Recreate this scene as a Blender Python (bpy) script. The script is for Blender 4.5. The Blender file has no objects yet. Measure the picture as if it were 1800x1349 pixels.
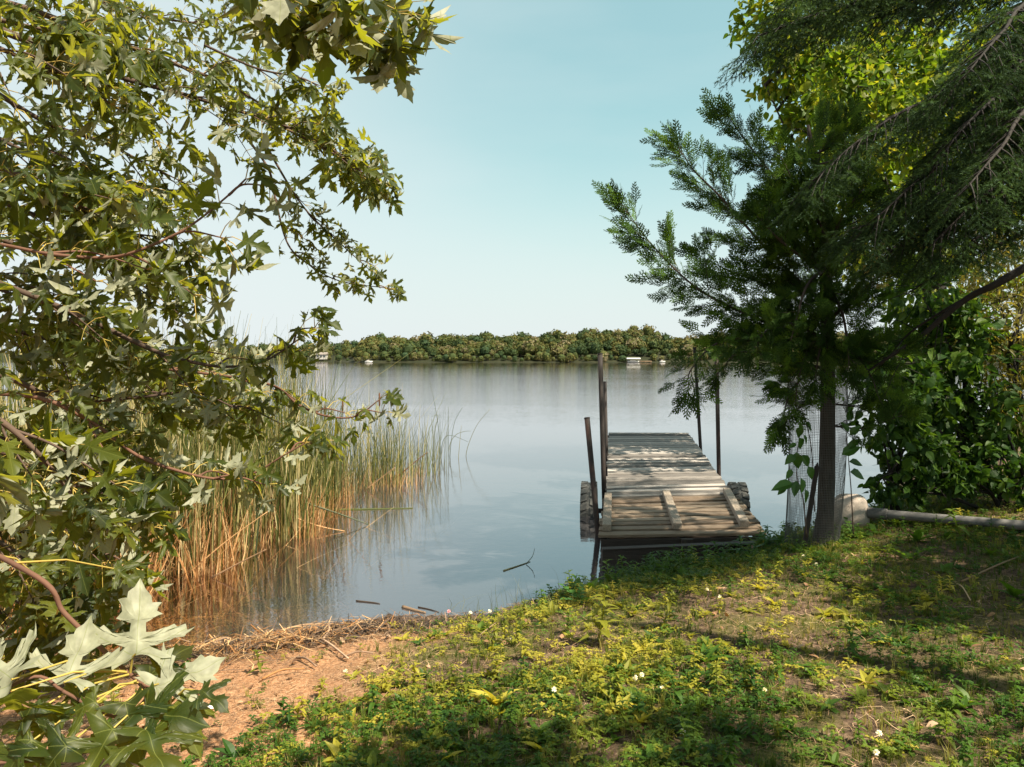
import bpy, math, random
import numpy as np
random.seed(11)
rng = np.random.default_rng(11)
D = bpy.data
scene = bpy.context.scene
COL = scene.collection
A = np.array
# ---------------------------------------------------------------- camera model
F, CX, CY, HZ = 1360.0, 900.0, 674.5, 632.0
CAM = A([0.0, 0.0, 1.8])
PITCH = math.atan((CY - HZ) / F)
FW = A([0, math.cos(PITCH), -math.sin(PITCH)])
UP = A([0, math.sin(PITCH), math.cos(PITCH)])
RT = A([1.0, 0, 0])


def at(px, py, d):
    """point at distance d along the viewing axis seen at photo pixel px, py"""
    return CAM + d * (FW + (px - CX) / F * RT + (CY - py) / F * UP)


def norm(v):
    v = np.asarray(v, float)
    return v / np.maximum(np.linalg.norm(v, axis=-1, keepdims=True), 1e-9)


# ---------------------------------------------------------------- terrain
SHX = A([-60, -25, -12, -6, -2.96, -1.95, -0.8, -0.12, 0.16, 0.70, 1.5, 2.2, 3.0, 4.5, 6, 8, 14, 25, 60])
SHY = A([-10, 0, 2.6, 4.05, 4.47, 4.73, 5.17, 5.34, 5.53, 6.1, 6.5, 6.9, 7.6, 9.2, 11.8, 14.5, 21, 30, 48])
HX = A([-60, -8, -3, -2, -0.8, 0, 0.7, 1.5, 2.1, 4, 8, 60])
HH = A([0.6, .3, .26, .26, .30, .34, .40, .42, .43, .44, .8, 2.5])
HL = A([2., 2., 2.2, 2.0, 1.6, 1.2, 1.0, .8, .5, .5, .9, 3])


def wob(x, y):
    return (np.sin(x * 5.1 + 1.3) * np.sin(y * 4.3 + .4) * .009 + np.sin(x * 13.7 + y * 3.1) * np.sin(y * 11.9 - x * 2.2) * .006
            + np.sin(x * 1.7 - y * .9) * .018)


def far_shore(x):
    x = np.asarray(x, float)
    return np.interp(x, [-700, -330, -170, -115, -90, 0, 120, 200, 260, 700], [560, 600, 620, 560, 452, 450, 445, 420, 380, 120]) + 2.5 * np.sin(x * .09) + 1.5 * np.sin(x * .23)


def hill_h(x):
    return np.interp(x, [-700, -120, -100, -60, -20, 20, 60, 85, 94, 101, 115, 300, 700], [9, 9, 10, 10.5, 11.5, 12.5, 14.8, 17, 16, 10, 11, 14, 13])


def ground_h(x, y):
    x = np.asarray(x, float); y = np.asarray(y, float)
    s = (np.interp(x, SHX, SHY) + .06 * np.sin(x * 6.3) + .03 * np.sin(x * 15.1 + 1) - y) * .93
    H = np.interp(x, HX, HH); L = np.interp(x, HX, HL)
    land = H * (1 - np.exp(-np.maximum(s, 0) / L)) + wob(x, y) * np.clip(s * 2, 0, 1)
    bed = -1.3 * (1 - np.exp(np.minimum(s, 0) / 5.0))
    h = np.where(s > 0, land, bed)
    f = y - far_shore(x)
    fh = np.clip(f / 75, 0, 1) ** .8 * hill_h(x) + .6 + np.clip(f, 0, 3) * .1
    return np.where(f > -12, np.where(f > 0, fh, h + (fh - h) * np.clip((f + 12) / 12, 0, 1)), h)


def on(px, py):
    """where the ray through photo pixel px, py meets the ground"""
    dirv = FW + (px - CX) / F * RT + (CY - py) / F * UP
    lo, hi = 1.0, 60.0
    for d in np.arange(1.0, 60, .05):
        p = CAM + d * dirv
        if p[2] <= max(float(ground_h(p[0], p[1])), 0.0):
            hi = d; lo = d - .05
            break
    for _ in range(12):
        m = (lo + hi) / 2
        p = CAM + m * dirv
        if p[2] <= max(float(ground_h(p[0], p[1])), 0.0): hi = m
        else: lo = m
    return CAM + hi * dirv


# ---------------------------------------------------------------- mesh building
class Geo:
    def __init__(s):
        s.V = []; s.T = []; s.M = []; s.A = []; s.U = []; s.n = 0

    def add(s, V, T, mat=0, var=0.5, loc=None):
        V = np.asarray(V, float).reshape(-1, 3); T = np.asarray(T, int).reshape(-1, 3)
        s.V.append(V); s.T.append(T + s.n); s.n += len(V)
        s.M.append(np.full(len(T), mat) if np.isscalar(mat) else np.asarray(mat))
        s.A.append(np.full(len(V), var) if np.isscalar(var) else np.asarray(var))
        s.U.append(np.zeros((len(V), 3)) if loc is None else loc)
        return s

    def inst(s, tpl, pos, R, scale, mat=0, var=None):
        V, T = tpl[0], tpl[1]
        N = len(pos)
        if N == 0: return s
        scale = np.asarray(scale, float)
        if scale.ndim == 0: scale = np.full(N, float(scale))
        sc = scale[:, None, None] if scale.ndim == 1 else scale[:, None, :]
        W = np.einsum('nij,nvj->nvi', R, V[None] * sc) + pos[:, None, :]
        TT = (T[None] + (np.arange(N) * len(V))[:, None, None]).reshape(-1, 3)
        v = rng.random(N) if var is None else np.asarray(var)
        m = np.tile(tpl[2], N) if len(tpl) > 2 else mat
        return s.add(W.reshape(-1, 3), TT, m, np.repeat(v, len(V)), np.tile(V, (N, 1)))

    def tube(s, pts, r, n=6, mat=0, var=0.5, cap=True):
        P = np.asarray(pts, float); k = len(P)
        r = np.full(k, float(r)) if np.isscalar(r) else np.asarray(r, float)
        t = norm(np.gradient(P, axis=0))
        ref = A([0, 0, 1.0]) if abs(t[:, 2]).mean() < .8 else A([1.0, 0, 0])
        a = norm(np.cross(t, ref)); b = np.cross(t, a)
        th = np.arange(n) * 2 * math.pi / n
        V = (P[:, None] + r[:, None, None] * (np.cos(th)[None, :, None] * a[:, None] + np.sin(th)[None, :, None] * b[:, None])).reshape(-1, 3)
        T = []
        for i in range(k - 1):
            for j in range(n):
                p, q = i * n + j, i * n + (j + 1) % n
                T += [(p, p + n, q), (q, p + n, q + n)]
        if cap:
            for j in range(1, n - 1):
                T += [(0, j, j + 1), ((k - 1) * n, (k - 1) * n + j + 1, (k - 1) * n + j)]
        return s.add(V, T, mat, var)

    def box(s, c, x, y, z, mat=0, var=0.5):
        """c centre; x, y, z half-extent vectors"""
        c, x, y, z = map(lambda q: np.asarray(q, float), (c, x, y, z))
        V = [c + i * x + j * y + k * z for i in (-1, 1) for j in (-1, 1) for k in (-1, 1)]
        Q = [(0, 1, 3, 2), (4, 6, 7, 5), (0, 4, 5, 1), (2, 3, 7, 6), (0, 2, 6, 4), (1, 5, 7, 3)]
        T = [t for q in Q for t in ((q[0], q[1], q[2]), (q[0], q[2], q[3]))]
        return s.add(V, T, mat, var)

    def bbox(s, c, x, y, z, b=.006, mat=0, var=0.5):
        """box with chamfered edges"""
        c, x, y, z = map(lambda q: np.asarray(q, float), (c, x, y, z))
        L = [np.linalg.norm(q) for q in (x, y, z)]
        U = [q / l for q, l in zip((x, y, z), L)]
        V = []
        for i in (-1, 1):
            for j in (-1, 1):
                for k in (-1, 1):
                    for m in range(3):
                        e = [l - (b if q != m else 0) for q, l in enumerate(L)]
                        V.append(c + i * e[0] * U[0] + j * e[1] * U[1] + k * e[2] * U[2])
        import itertools
        me = bpy.data.meshes.new('tmp')
        import bmesh
        bm = bmesh.new()
        for v in V: bm.verts.new(v)
        r = bmesh.ops.convex_hull(bm, input=bm.verts[:])
        bmesh.ops.triangulate(bm, faces=bm.faces[:])
        bm.verts.index_update()
        VV = [tuple(v.co) for v in bm.verts]; TT = [[v.index for v in f.verts] for f in bm.faces]
        bm.free(); bpy.data.meshes.remove(me)
        return s.add(VV, TT, mat, var)

    def build(s, name, mats, parent=None, smooth=False, origin=None):
        V = np.concatenate(s.V) if s.V else np.zeros((0, 3)); T = np.concatenate(s.T)
        o0 = A([0., 0, 0])
        if parent is not None: o0 = A(parent.get('_org', (0, 0, 0)))
        elif origin is not None: o0 = A(origin)
        V = V - o0
        me = D.meshes.new(name)
        me.vertices.add(len(V)); me.vertices.foreach_set('co', V.astype(np.float32).ravel())
        me.loops.add(len(T) * 3); me.loops.foreach_set('vertex_index', T.astype(np.int32).ravel())
        me.polygons.add(len(T)); me.polygons.foreach_set('loop_start', (np.arange(len(T)) * 3).astype(np.int32))
        me.polygons.foreach_set('loop_total', np.full(len(T), 3, np.int32))
        me.polygons.foreach_set('material_index', np.concatenate(s.M).astype(np.int32))
        me.polygons.foreach_set('use_smooth', np.full(len(T), bool(smooth)))
        at_ = me.attributes.new('var', 'FLOAT', 'POINT')
        at_.data.foreach_set('value', np.concatenate(s.A).astype(np.float32))
        if any(m.get('veins') for m in (mats if isinstance(mats, (list, tuple)) else [mats])):
            me.attributes.new('blade', 'FLOAT_VECTOR', 'POINT').data.foreach_set('vector', np.concatenate(s.U).astype(np.float32).ravel())
        for m in (mats if isinstance(mats, (list, tuple)) else [mats]): me.materials.append(m)
        me.update(); me.validate()
        o = D.objects.new(name, me); COL.objects.link(o)
        if parent is not None: o.parent = parent; o['_org'] = list(o0)
        else: o.location = o0; o['_org'] = list(o0)
        return o


def tag(o, label=None, cat=None, group=None, kind=None):
    if label: o['label'] = label
    if cat: o['category'] = cat
    if group: o['group'] = group
    if kind: o['kind'] = kind
    return o


def empty(name, loc, label, cat, group=None):
    o = D.objects.new(name, None); COL.objects.link(o)
    o.location = loc; o['_org'] = [float(q) for q in loc]; o.empty_display_size = .1
    return tag(o, label, cat, group)


def spline(pts, n=8):
    P = np.asarray(pts, float)
    if len(P) == 2: return P[0] + np.linspace(0, 1, n + 1)[:, None] * (P[1] - P[0])
    Q = np.vstack([2 * P[0] - P[1], P, 2 * P[-1] - P[-2]])
    out = []
    for i in range(1, len(Q) - 2):
        for t in np.linspace(0, 1, n, endpoint=False):
            out.append(.5 * ((2 * Q[i]) + (-Q[i - 1] + Q[i + 1]) * t + (2 * Q[i - 1] - 5 * Q[i] + 4 * Q[i + 1] - Q[i + 2]) * t * t
                             + (-Q[i - 1] + 3 * Q[i] - 3 * Q[i + 1] + Q[i + 2]) * t ** 3))
    out.append(P[-1])
    return A(out)


def frames(y, n):
    y = norm(y); n = np.asarray(n, float)
    z = norm(n - (n * y).sum(-1, keepdims=True) * y)
    x = np.cross(y, z)
    return np.stack([x, y, z], axis=-1)


def rand_rot(N):
    return frames(rng.normal(size=(N, 3)), rng.normal(size=(N, 3)))


def yaw_rot(N, tilt=.15):
    a = rng.random(N) * 2 * math.pi
    y = np.stack([np.cos(a), np.sin(a), rng.normal(size=N) * tilt], -1)
    return frames(y, A([0, 0, 1.0]) + rng.normal(size=(N, 3)) * tilt)


# ---------------------------------------------------------------- materials
def new_mat(name):
    m = D.materials.new(name); m.use_nodes = True
    nt = m.node_tree; nt.nodes.clear()
    return m, nt.nodes, nt.links


def nd(ns, t, **kw):
    n = ns.new(t)
    for k, v in kw.items():
        if k.startswith('i_'):
            n.inputs[k[2:].replace('_', ' ')].default_value = v
        else: setattr(n, k, v)
    return n


def ramp(ns, stops):
    r = ns.new('ShaderNodeValToRGB'); e = r.color_ramp.elements
    while len(e) < len(stops): e.new(.5)
    for q, (p, c) in zip(e, stops): q.position = p; q.color = (*c, 1) if len(c) == 3 else c
    return r


def leaf_mat(name, stops, under=None, trans=.35, rough=.5, tcol=None, spec=.35, veins=False):
    m, ns, L = new_mat(name)
    out = nd(ns, 'ShaderNodeOutputMaterial')
    at_ = nd(ns, 'ShaderNodeAttribute', attribute_name='var')
    r = ramp(ns, stops); L.new(at_.outputs['Fac'], r.inputs[0])
    colr = r.outputs[0]
    vein = None
    if veins:      # palmate veins fanning from the leaf base, from the blade's own coordinates
        m['veins'] = 1
        ab = nd(ns, 'ShaderNodeAttribute', attribute_name='blade'); sp = nd(ns, 'ShaderNodeSeparateXYZ'); L.new(ab.outputs['Vector'], sp.inputs[0])

        def mth(op, a, b=None):
            x = nd(ns, 'ShaderNodeMath', operation=op)
            for i, q in enumerate((a, b)):
                if q is None: continue
                if isinstance(q, (int, float)): x.inputs[i].default_value = q
                else: L.new(q, x.inputs[i])
            return x.outputs[0]
        ax = mth('ABSOLUTE', sp.outputs['X']); yy = mth('SUBTRACT', sp.outputs['Y'], .02)
        best = None
        for an, ln in ((0, 1), (.86, .7), (1.75, .45)):
            d = mth('ABSOLUTE', mth('SUBTRACT', mth('MULTIPLY', ax, math.cos(an)), mth('MULTIPLY', yy, math.sin(an))))
            fw = mth('ADD', mth('MULTIPLY', ax, math.sin(an)), mth('MULTIPLY', yy, math.cos(an)))
            d = mth('ADD', d, mth('MULTIPLY', mth('LESS_THAN', fw, 0), 1))
            best = d if best is None else mth('MINIMUM', best, d)
        vein = mth('LESS_THAN', best, .005)
        mv = nd(ns, 'ShaderNodeMix', data_type='RGBA'); L.new(mth('MULTIPLY', vein, .35), mv.inputs[0]); L.new(colr, mv.inputs[6]); mv.inputs[7].default_value = (.22, .24, .06, 1)
        colr = mv.outputs[2]
    p = nd(ns, 'ShaderNodeBsdfPrincipled'); p.inputs['Roughness'].default_value = rough; p.inputs['Specular IOR Level'].default_value = spec
    if under:
        g = nd(ns, 'ShaderNodeNewGeometry')
        mx = nd(ns, 'ShaderNodeMix', data_type='RGBA'); L.new(g.outputs['Backfacing'], mx.inputs[0]); L.new(colr, mx.inputs[6]); mx.inputs[7].default_value = (*under, 1)
        if vein is not None:      # veins and mottling on the underside too
            nz = nd(ns, 'ShaderNodeTexNoise'); nz.inputs['Scale'].default_value = 70; nz.inputs['Detail'].default_value = 4; L.new(g.outputs['Position'], nz.inputs['Vector'])
            ur = ramp(ns, [(.3, tuple(c * .72 for c in under)), (.65, tuple(c * 1.1 for c in under))]); L.new(nz.outputs['Fac'], ur.inputs[0])
            mu = nd(ns, 'ShaderNodeMix', data_type='RGBA'); L.new(mth('MULTIPLY', vein, .6), mu.inputs[0]); L.new(ur.outputs[0], mu.inputs[6]); mu.inputs[7].default_value = (.13, .15, .05, 1); L.new(mu.outputs[2], mx.inputs[7])
        L.new(mx.outputs[2], p.inputs['Base Color'])
    else: L.new(colr, p.inputs['Base Color'])
    t = nd(ns, 'ShaderNodeBsdfTranslucent')
    if tcol: t.inputs[0].default_value = (*tcol, 1)
    else:
        b = nd(ns, 'ShaderNodeMix', data_type='RGBA', blend_type='MULTIPLY'); b.inputs[0].default_value = 1
        L.new(colr, b.inputs[6]); b.inputs[7].default_value = (2.2, 2.0, .9, 1)
        L.new(b.outputs[2], t.inputs[0])
    ms = nd(ns, 'ShaderNodeMixShader'); ms.inputs[0].default_value = trans
    L.new(p.outputs[0], ms.inputs[1]); L.new(t.outputs[0], ms.inputs[2]); L.new(ms.outputs[0], out.inputs[0])
    return m


def rough_mat(name, stops, scale=6, stretch=(1, 1, 1), rough=.85, bump=.3, bscale=None, spec=.25, varamt=.35, bdist=.01, detail=6):
    """noise-mottled solid surface, with a per-piece shift from the var attribute"""
    m, ns, L = new_mat(name)
    out = nd(ns, 'ShaderNodeOutputMaterial')
    g = nd(ns, 'ShaderNodeNewGeometry'); mp = nd(ns, 'ShaderNodeMapping'); mp.inputs['Scale'].default_value = stretch
    L.new(g.outputs['Position'], mp.inputs[0])
    at_ = nd(ns, 'ShaderNodeAttribute', attribute_name='var')
    n = nd(ns, 'ShaderNodeTexNoise', noise_dimensions='4D'); n.inputs['Scale'].default_value = scale; n.inputs['Detail'].default_value = detail; n.inputs['Roughness'].default_value = .65
    L.new(mp.outputs[0], n.inputs['Vector'])
    w = nd(ns, 'ShaderNodeMath', operation='MULTIPLY'); w.inputs[1].default_value = 37; L.new(at_.outputs['Fac'], w.inputs[0]); L.new(w.outputs[0], n.inputs['W'])
    a = nd(ns, 'ShaderNodeMath', operation='SUBTRACT'); L.new(at_.outputs['Fac'], a.inputs[0]); a.inputs[1].default_value = .5
    b = nd(ns, 'ShaderNodeMath', operation='MULTIPLY_ADD'); L.new(a.outputs[0], b.inputs[0]); b.inputs[1].default_value = varamt; L.new(n.outputs['Fac'], b.inputs[2])
    r = ramp(ns, stops); L.new(b.outputs[0], r.inputs[0])
    p = nd(ns, 'ShaderNodeBsdfPrincipled'); p.inputs['Roughness'].default_value = rough; p.inputs['Specular IOR Level'].default_value = spec
    L.new(r.outputs[0], p.inputs['Base Color'])
    if bump:
        n2 = nd(ns, 'ShaderNodeTexNoise'); n2.inputs['Scale'].default_value = bscale or scale * 3; n2.inputs['Detail'].default_value = 5
        L.new(mp.outputs[0], n2.inputs['Vector'])
        bp = nd(ns, 'ShaderNodeBump'); bp.inputs['Strength'].default_value = bump; bp.inputs['Distance'].default_value = bdist
        L.new(n2.outputs['Fac'], bp.inputs['Height']); L.new(bp.outputs[0], p.inputs['Normal'])
    L.new(p.outputs[0], out.inputs[0])
    return m


M = {}
M['maple'] = leaf_mat('maple_leaf', [(0, (.008, .018, .003)), (.5, (.017, .032, .004)), (1, (.052, .066, .007))], under=(.25, .255, .18), trans=.38, rough=.5, tcol=(.34, .34, .015), spec=.25, veins=True)
M['petiole'] = leaf_mat('petiole', [(0, (.30, .24, .05)), (1, (.42, .30, .08))], trans=.2)
M['maple_bark'] = rough_mat('maple_twig_bark', [(0, (.035, .024, .018)), (1, (.10, .062, .044))], scale=20, bump=.2)
M['red_twig'] = rough_mat('red_twig_bark', [(0, (.06, .030, .020)), (1, (.14, .068, .042))], scale=20, bump=.1)
M['cedar'] = leaf_mat('cedar_frond', [(0, (.016, .034, .008)), (.6, (.032, .068, .012)), (1, (.075, .14, .016))], trans=.25, rough=.7, spec=.08)
M['cedar_pale'] = leaf_mat('dry_cedar_frond', [(0, (.30, .27, .10)), (1, (.42, .36, .16))], trans=.2, rough=.6)
M['cedar_bark'] = rough_mat('cedar_bark', [(0.2, (.018, .014, .012)), (.8, (.075, .060, .050))], scale=12, stretch=(4, 4, .5), bump=.8)
M['spruce'] = leaf_mat('spruce_needles', [(0, (.016, .032, .014)), (.6, (.030, .058, .024)), (1, (.060, .11, .040))], trans=.15, rough=.7, spec=.08)
M['spruce_bark'] = rough_mat('spruce_bark', [(0.2, (.010, .009, .008)), (.8, (.034, .029, .026))], scale=14, bump=.7)
M['broad'] = leaf_mat('broadleaf', [(0, (.030, .070, .006)), (.55, (.080, .130, .010)), (1, (.19, .19, .02))], trans=.5, rough=.5, spec=.2)
M['shrub'] = leaf_mat('shrub_leaf', [(0, (.014, .038, .008)), (.6, (.034, .080, .012)), (1, (.085, .145, .018))], trans=.38, rough=.5, spec=.2)
M['shrub_lit'] = leaf_mat('sunlit_yellow_shrub_leaf', [(0, (.07, .085, .015)), (.6, (.14, .13, .03)), (1, (.26, .21, .06))], trans=.4, rough=.5)  # yellow tone carries the sunlight on the right-hand shrub's leaves
M['vine'] = leaf_mat('vine_leaf', [(0, (.025, .070, .014)), (1, (.050, .125, .022))], trans=.4, rough=.4)
M['weed'] = leaf_mat('weed_leaf', [(0, (.022, .060, .008)), (.5, (.055, .110, .012)), (1, (.15, .18, .02))], trans=.4, rough=.5, spec=.2)
M['weed_lit'] = leaf_mat('sunlit_yellow_weed_leaf', [(0, (.10, .12, .012)), (.5, (.22, .21, .022)), (1, (.38, .32, .05))], trans=.4, rough=.5, spec=.2)  # brighter yellow weed leaves, with the sunlight put into their colour
M['grass'] = leaf_mat('grass_blade', [(0, (.025, .055, .008)), (.5, (.085, .11, .015)), (1, (.28, .23, .07))], trans=.35, rough=.5, spec=.2)
M['straw'] = leaf_mat('dry_straw', [(0, (.10, .062, .036)), (.5, (.27, .16, .085)), (1, (.50, .36, .22))], trans=.1, rough=.7)
M['darkstraw'] = leaf_mat('rotten_straw', [(0, (.018, .013, .010)), (.6, (.07, .045, .03)), (1, (.20, .13, .08))], trans=.05, rough=.7)
M['dead'] = leaf_mat('dead_leaf', [(0, (.11, .055, .03)), (.6, (.26, .14, .07)), (1, (.46, .33, .22))], trans=.15, rough=.7)
M['reed'] = leaf_mat('reed_blade', [(0, (.016, .026, .006)), (.4, (.060, .078, .016)), (.65, (.15, .15, .045)), (.82, (.28, .23, .10)), (1, (.42, .35, .20))], trans=.3, rough=.5)
M['bulrush'] = leaf_mat('bulrush_stem', [(0, (.035, .045, .020)), (.6, (.075, .085, .035)), (1, (.18, .16, .07))], trans=.1, rough=.5)
M['dryreed'] = leaf_mat('dry_reed', [(0, (.10, .040, .012)), (.5, (.32, .15, .05)), (1, (.55, .38, .20))], trans=.15, rough=.6)
M['catspike'] = rough_mat('cattail_head', [(0, (.06, .025, .012)), (1, (.14, .06, .03))], scale=60, bump=.3)
M['plank'] = rough_mat('weathered_plank', [(0.18, (.040, .036, .034)), (.45, (.135, .120, .108)), (.72, (.31, .28, .255))], varamt=.6, scale=5, stretch=(1.2, 26, 26), bump=.5, bscale=9, bdist=.006)
M['plankb'] = rough_mat('brown_plank', [(0.16, (.050, .034, .023)), (.45, (.145, .104, .072)), (.75, (.26, .205, .152))], scale=5, stretch=(1.2, 26, 26), bump=.5, bscale=9, varamt=.3, bdist=.006)
M['batten'] = rough_mat('grey_batten', [(0.2, (.10, .075, .055)), (.5, (.22, .175, .135)), (.8, (.36, .30, .24))], scale=5, stretch=(22, 1.5, 22), bump=.5, bscale=9, bdist=.006)
M['beam'] = rough_mat('wet_dark_beam', [(0.2, (.012, .009, .008)), (.8, (.05, .036, .030))], scale=6, stretch=(1, 12, 12), bump=.4, rough=.6)
M['iron'] = rough_mat('rusty_pipe', [(0.25, (.010, .009, .009)), (.6, (.026, .019, .017)), (.85, (.075, .034, .025))], scale=14, stretch=(1, 1, .3), bump=.3, rough=.7)
M['rubber'] = rough_mat('tyre_rubber', [(0.2, (.035, .038, .040)), (.8, (.13, .125, .115))], scale=9, bump=.2, rough=.8)
M['rimm'] = rough_mat('rusty_rim', [(0.2, (.05, .03, .022)), (.8, (.16, .08, .05))], scale=10, bump=.2)
M['wire'] = rough_mat('galvanised_wire', [(0.2, (.05, .048, .046)), (.8, (.13, .125, .12))], scale=30, bump=0, rough=.5)
M['pipe'] = rough_mat('grey_pipe', [(0.25, (.07, .066, .062)), (.75, (.20, .19, .18))], scale=8, stretch=(.5, 2, 2), bump=.15, rough=.6)
M['concrete'] = rough_mat('pale_stone', [(0.28, (.06, .045, .035)), (.40, (.34, .28, .235)), (.8, (.50, .43, .37))], scale=9, bump=.6, detail=8)
M['stick'] = rough_mat('driftwood', [(0.2, (.14, .085, .055)), (.8, (.42, .28, .19))], scale=12, bump=.4)
M['cone'] = rough_mat('pine_cone', [(0.2, (.07, .035, .02)), (.8, (.24, .13, .075))], scale=30, bump=.3)
M['flower'] = leaf_mat('white_petals', [(0, (.70, .66, .60)), (1, (.82, .80, .78))], trans=.3)
M['pink'] = leaf_mat('pink_petals', [(0, (.62, .30, .36)), (1, (.74, .44, .48))], trans=.3)
M['farleaf'] = leaf_mat('far_foliage', [(0, (.020, .038, .016)), (.35, (.045, .058, .016)), (.7, (.085, .078, .022)), (1, (.125, .105, .065))], trans=.12, rough=.7, spec=.1)
M['farbark'] = rough_mat('far_bark', [(0, (.05, .04, .035)), (1, (.12, .10, .09))], bump=0)
M['white'] = rough_mat('white_paint', [(0, (.30, .30, .285)), (1, (.40, .40, .385))], bump=0, rough=.5)
M['greywall'] = rough_mat('grey_siding', [(0, (.28, .26, .24)), (1, (.40, .38, .36))], bump=0)
M['roofm'] = rough_mat('shingle_roof', [(0, (.12, .10, .09)), (1, (.22, .19, .17))], bump=0)
M['glassd'] = rough_mat('dark_window', [(0, (.02, .025, .03)), (1, (.04, .05, .06))], bump=0, rough=.1, spec=.5)


def ground_material():
    m, ns, L = new_mat('bank_soil')
    out = nd(ns, 'ShaderNodeOutputMaterial')
    g = nd(ns, 'ShaderNodeNewGeometry'); pos = g.outputs['Position']
    sep = nd(ns, 'ShaderNodeSeparateXYZ'); L.new(pos, sep.inputs[0])

    def noise(sc, det=6, rgh=.6, vec=pos):
        n = nd(ns, 'ShaderNodeTexNoise'); n.inputs['Scale'].default_value = sc; n.inputs['Detail'].default_value = det; n.inputs['Roughness'].default_value = rgh
        L.new(vec, n.inputs['Vector']); return n.outputs['Fac']

    def mix(f, a, b):
        x = nd(ns, 'ShaderNodeMix', data_type='RGBA'); L.new(f, x.inputs[0]); L.new(a, x.inputs[6]); L.new(b, x.inputs[7]); return x.outputs[2]

    def mrange(v, a, b):
        x = nd(ns, 'ShaderNodeMapRange'); x.inputs[1].default_value = a; x.inputs[2].default_value = b; L.new(v, x.inputs[0]); return x.outputs[0]

    def math_(op, a, b):
        x = nd(ns, 'ShaderNodeMath', operation=op)
        for i, q in enumerate((a, b)):
            if isinstance(q, (int, float)): x.inputs[i].default_value = q
            else: L.new(q, x.inputs[i])
        return x.outputs[0]
    soil = ramp(ns, [(.28, (.018, .012, .008)), (.5, (.085, .054, .035)), (.72, (.25, .17, .11))]); L.new(noise(26, 8, .7), soil.inputs[0])
    sand = ramp(ns, [(.25, (.10, .045, .020)), (.48, (.33, .165, .080)), (.72, (.58, .36, .22))]); L.new(noise(45, 9, .75), sand.inputs[0])
    moss = ramp(ns, [(.3, (.025, .032, .008)), (.5, (.085, .080, .022)), (.7, (.18, .15, .06))]); L.new(noise(60, 9, .8), moss.inputs[0])
    mud = ramp(ns, [(.3, (.012, .011, .009)), (.7, (.035, .030, .022))]); L.new(noise(8), mud.inputs[0])
    silt = ramp(ns, [(.25, (.13, .045, .012)), (.5, (.33, .13, .035)), (.75, (.50, .24, .08))]); L.new(noise(14, 8, .7), silt.inputs[0])
    # sandy beach west of x ~ -0.5
    n1 = noise(1.6, 4)
    xw = math_('ADD', sep.outputs['X'], math_('MULTIPLY', math_('SUBTRACT', n1, .5), 1.6))
    sandf = mrange(xw, -.25, -.95)
    c = mix(mrange(noise(2.3, 5), .44, .60), soil.outputs[0], moss.outputs[0])
    c = mix(sandf, c, sand.outputs[0])
    # wet dark margin and the lake bed
    wet = mrange(sep.outputs['Z'], .07, -.01)
    c = mix(wet, c, mud.outputs[0])
    bedx = mrange(xw, -1.35, -1.9)
    near = mrange(sep.outputs['Y'], 6.9, 5.9)
    c = mix(math_('MULTIPLY', math_('MULTIPLY', bedx, near), mrange(sep.outputs['Z'], .03, -.02)), c, silt.outputs[0])
    # woodland floor over the lake
    fo = ramp(ns, [(.3, (.010, .014, .006)), (.7, (.026, .026, .012))]); L.new(noise(.3), fo.inputs[0])
    c = mix(mrange(sep.outputs['Y'], 60, 90), c, fo.outputs[0])
    p = nd(ns, 'ShaderNodeBsdfPrincipled'); p.inputs['Roughness'].default_value = .9; p.inputs['Specular IOR Level'].default_value = .15
    L.new(c, p.inputs['Base Color'])
    bp = nd(ns, 'ShaderNodeBump'); bp.inputs['Strength'].default_value = .9; bp.inputs['Distance'].default_value = .02
    L.new(noise(38, 9, .75), bp.inputs['Height']); L.new(bp.outputs[0], p.inputs['Normal'])
    L.new(p.outputs[0], out.inputs[0])
    return m


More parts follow.
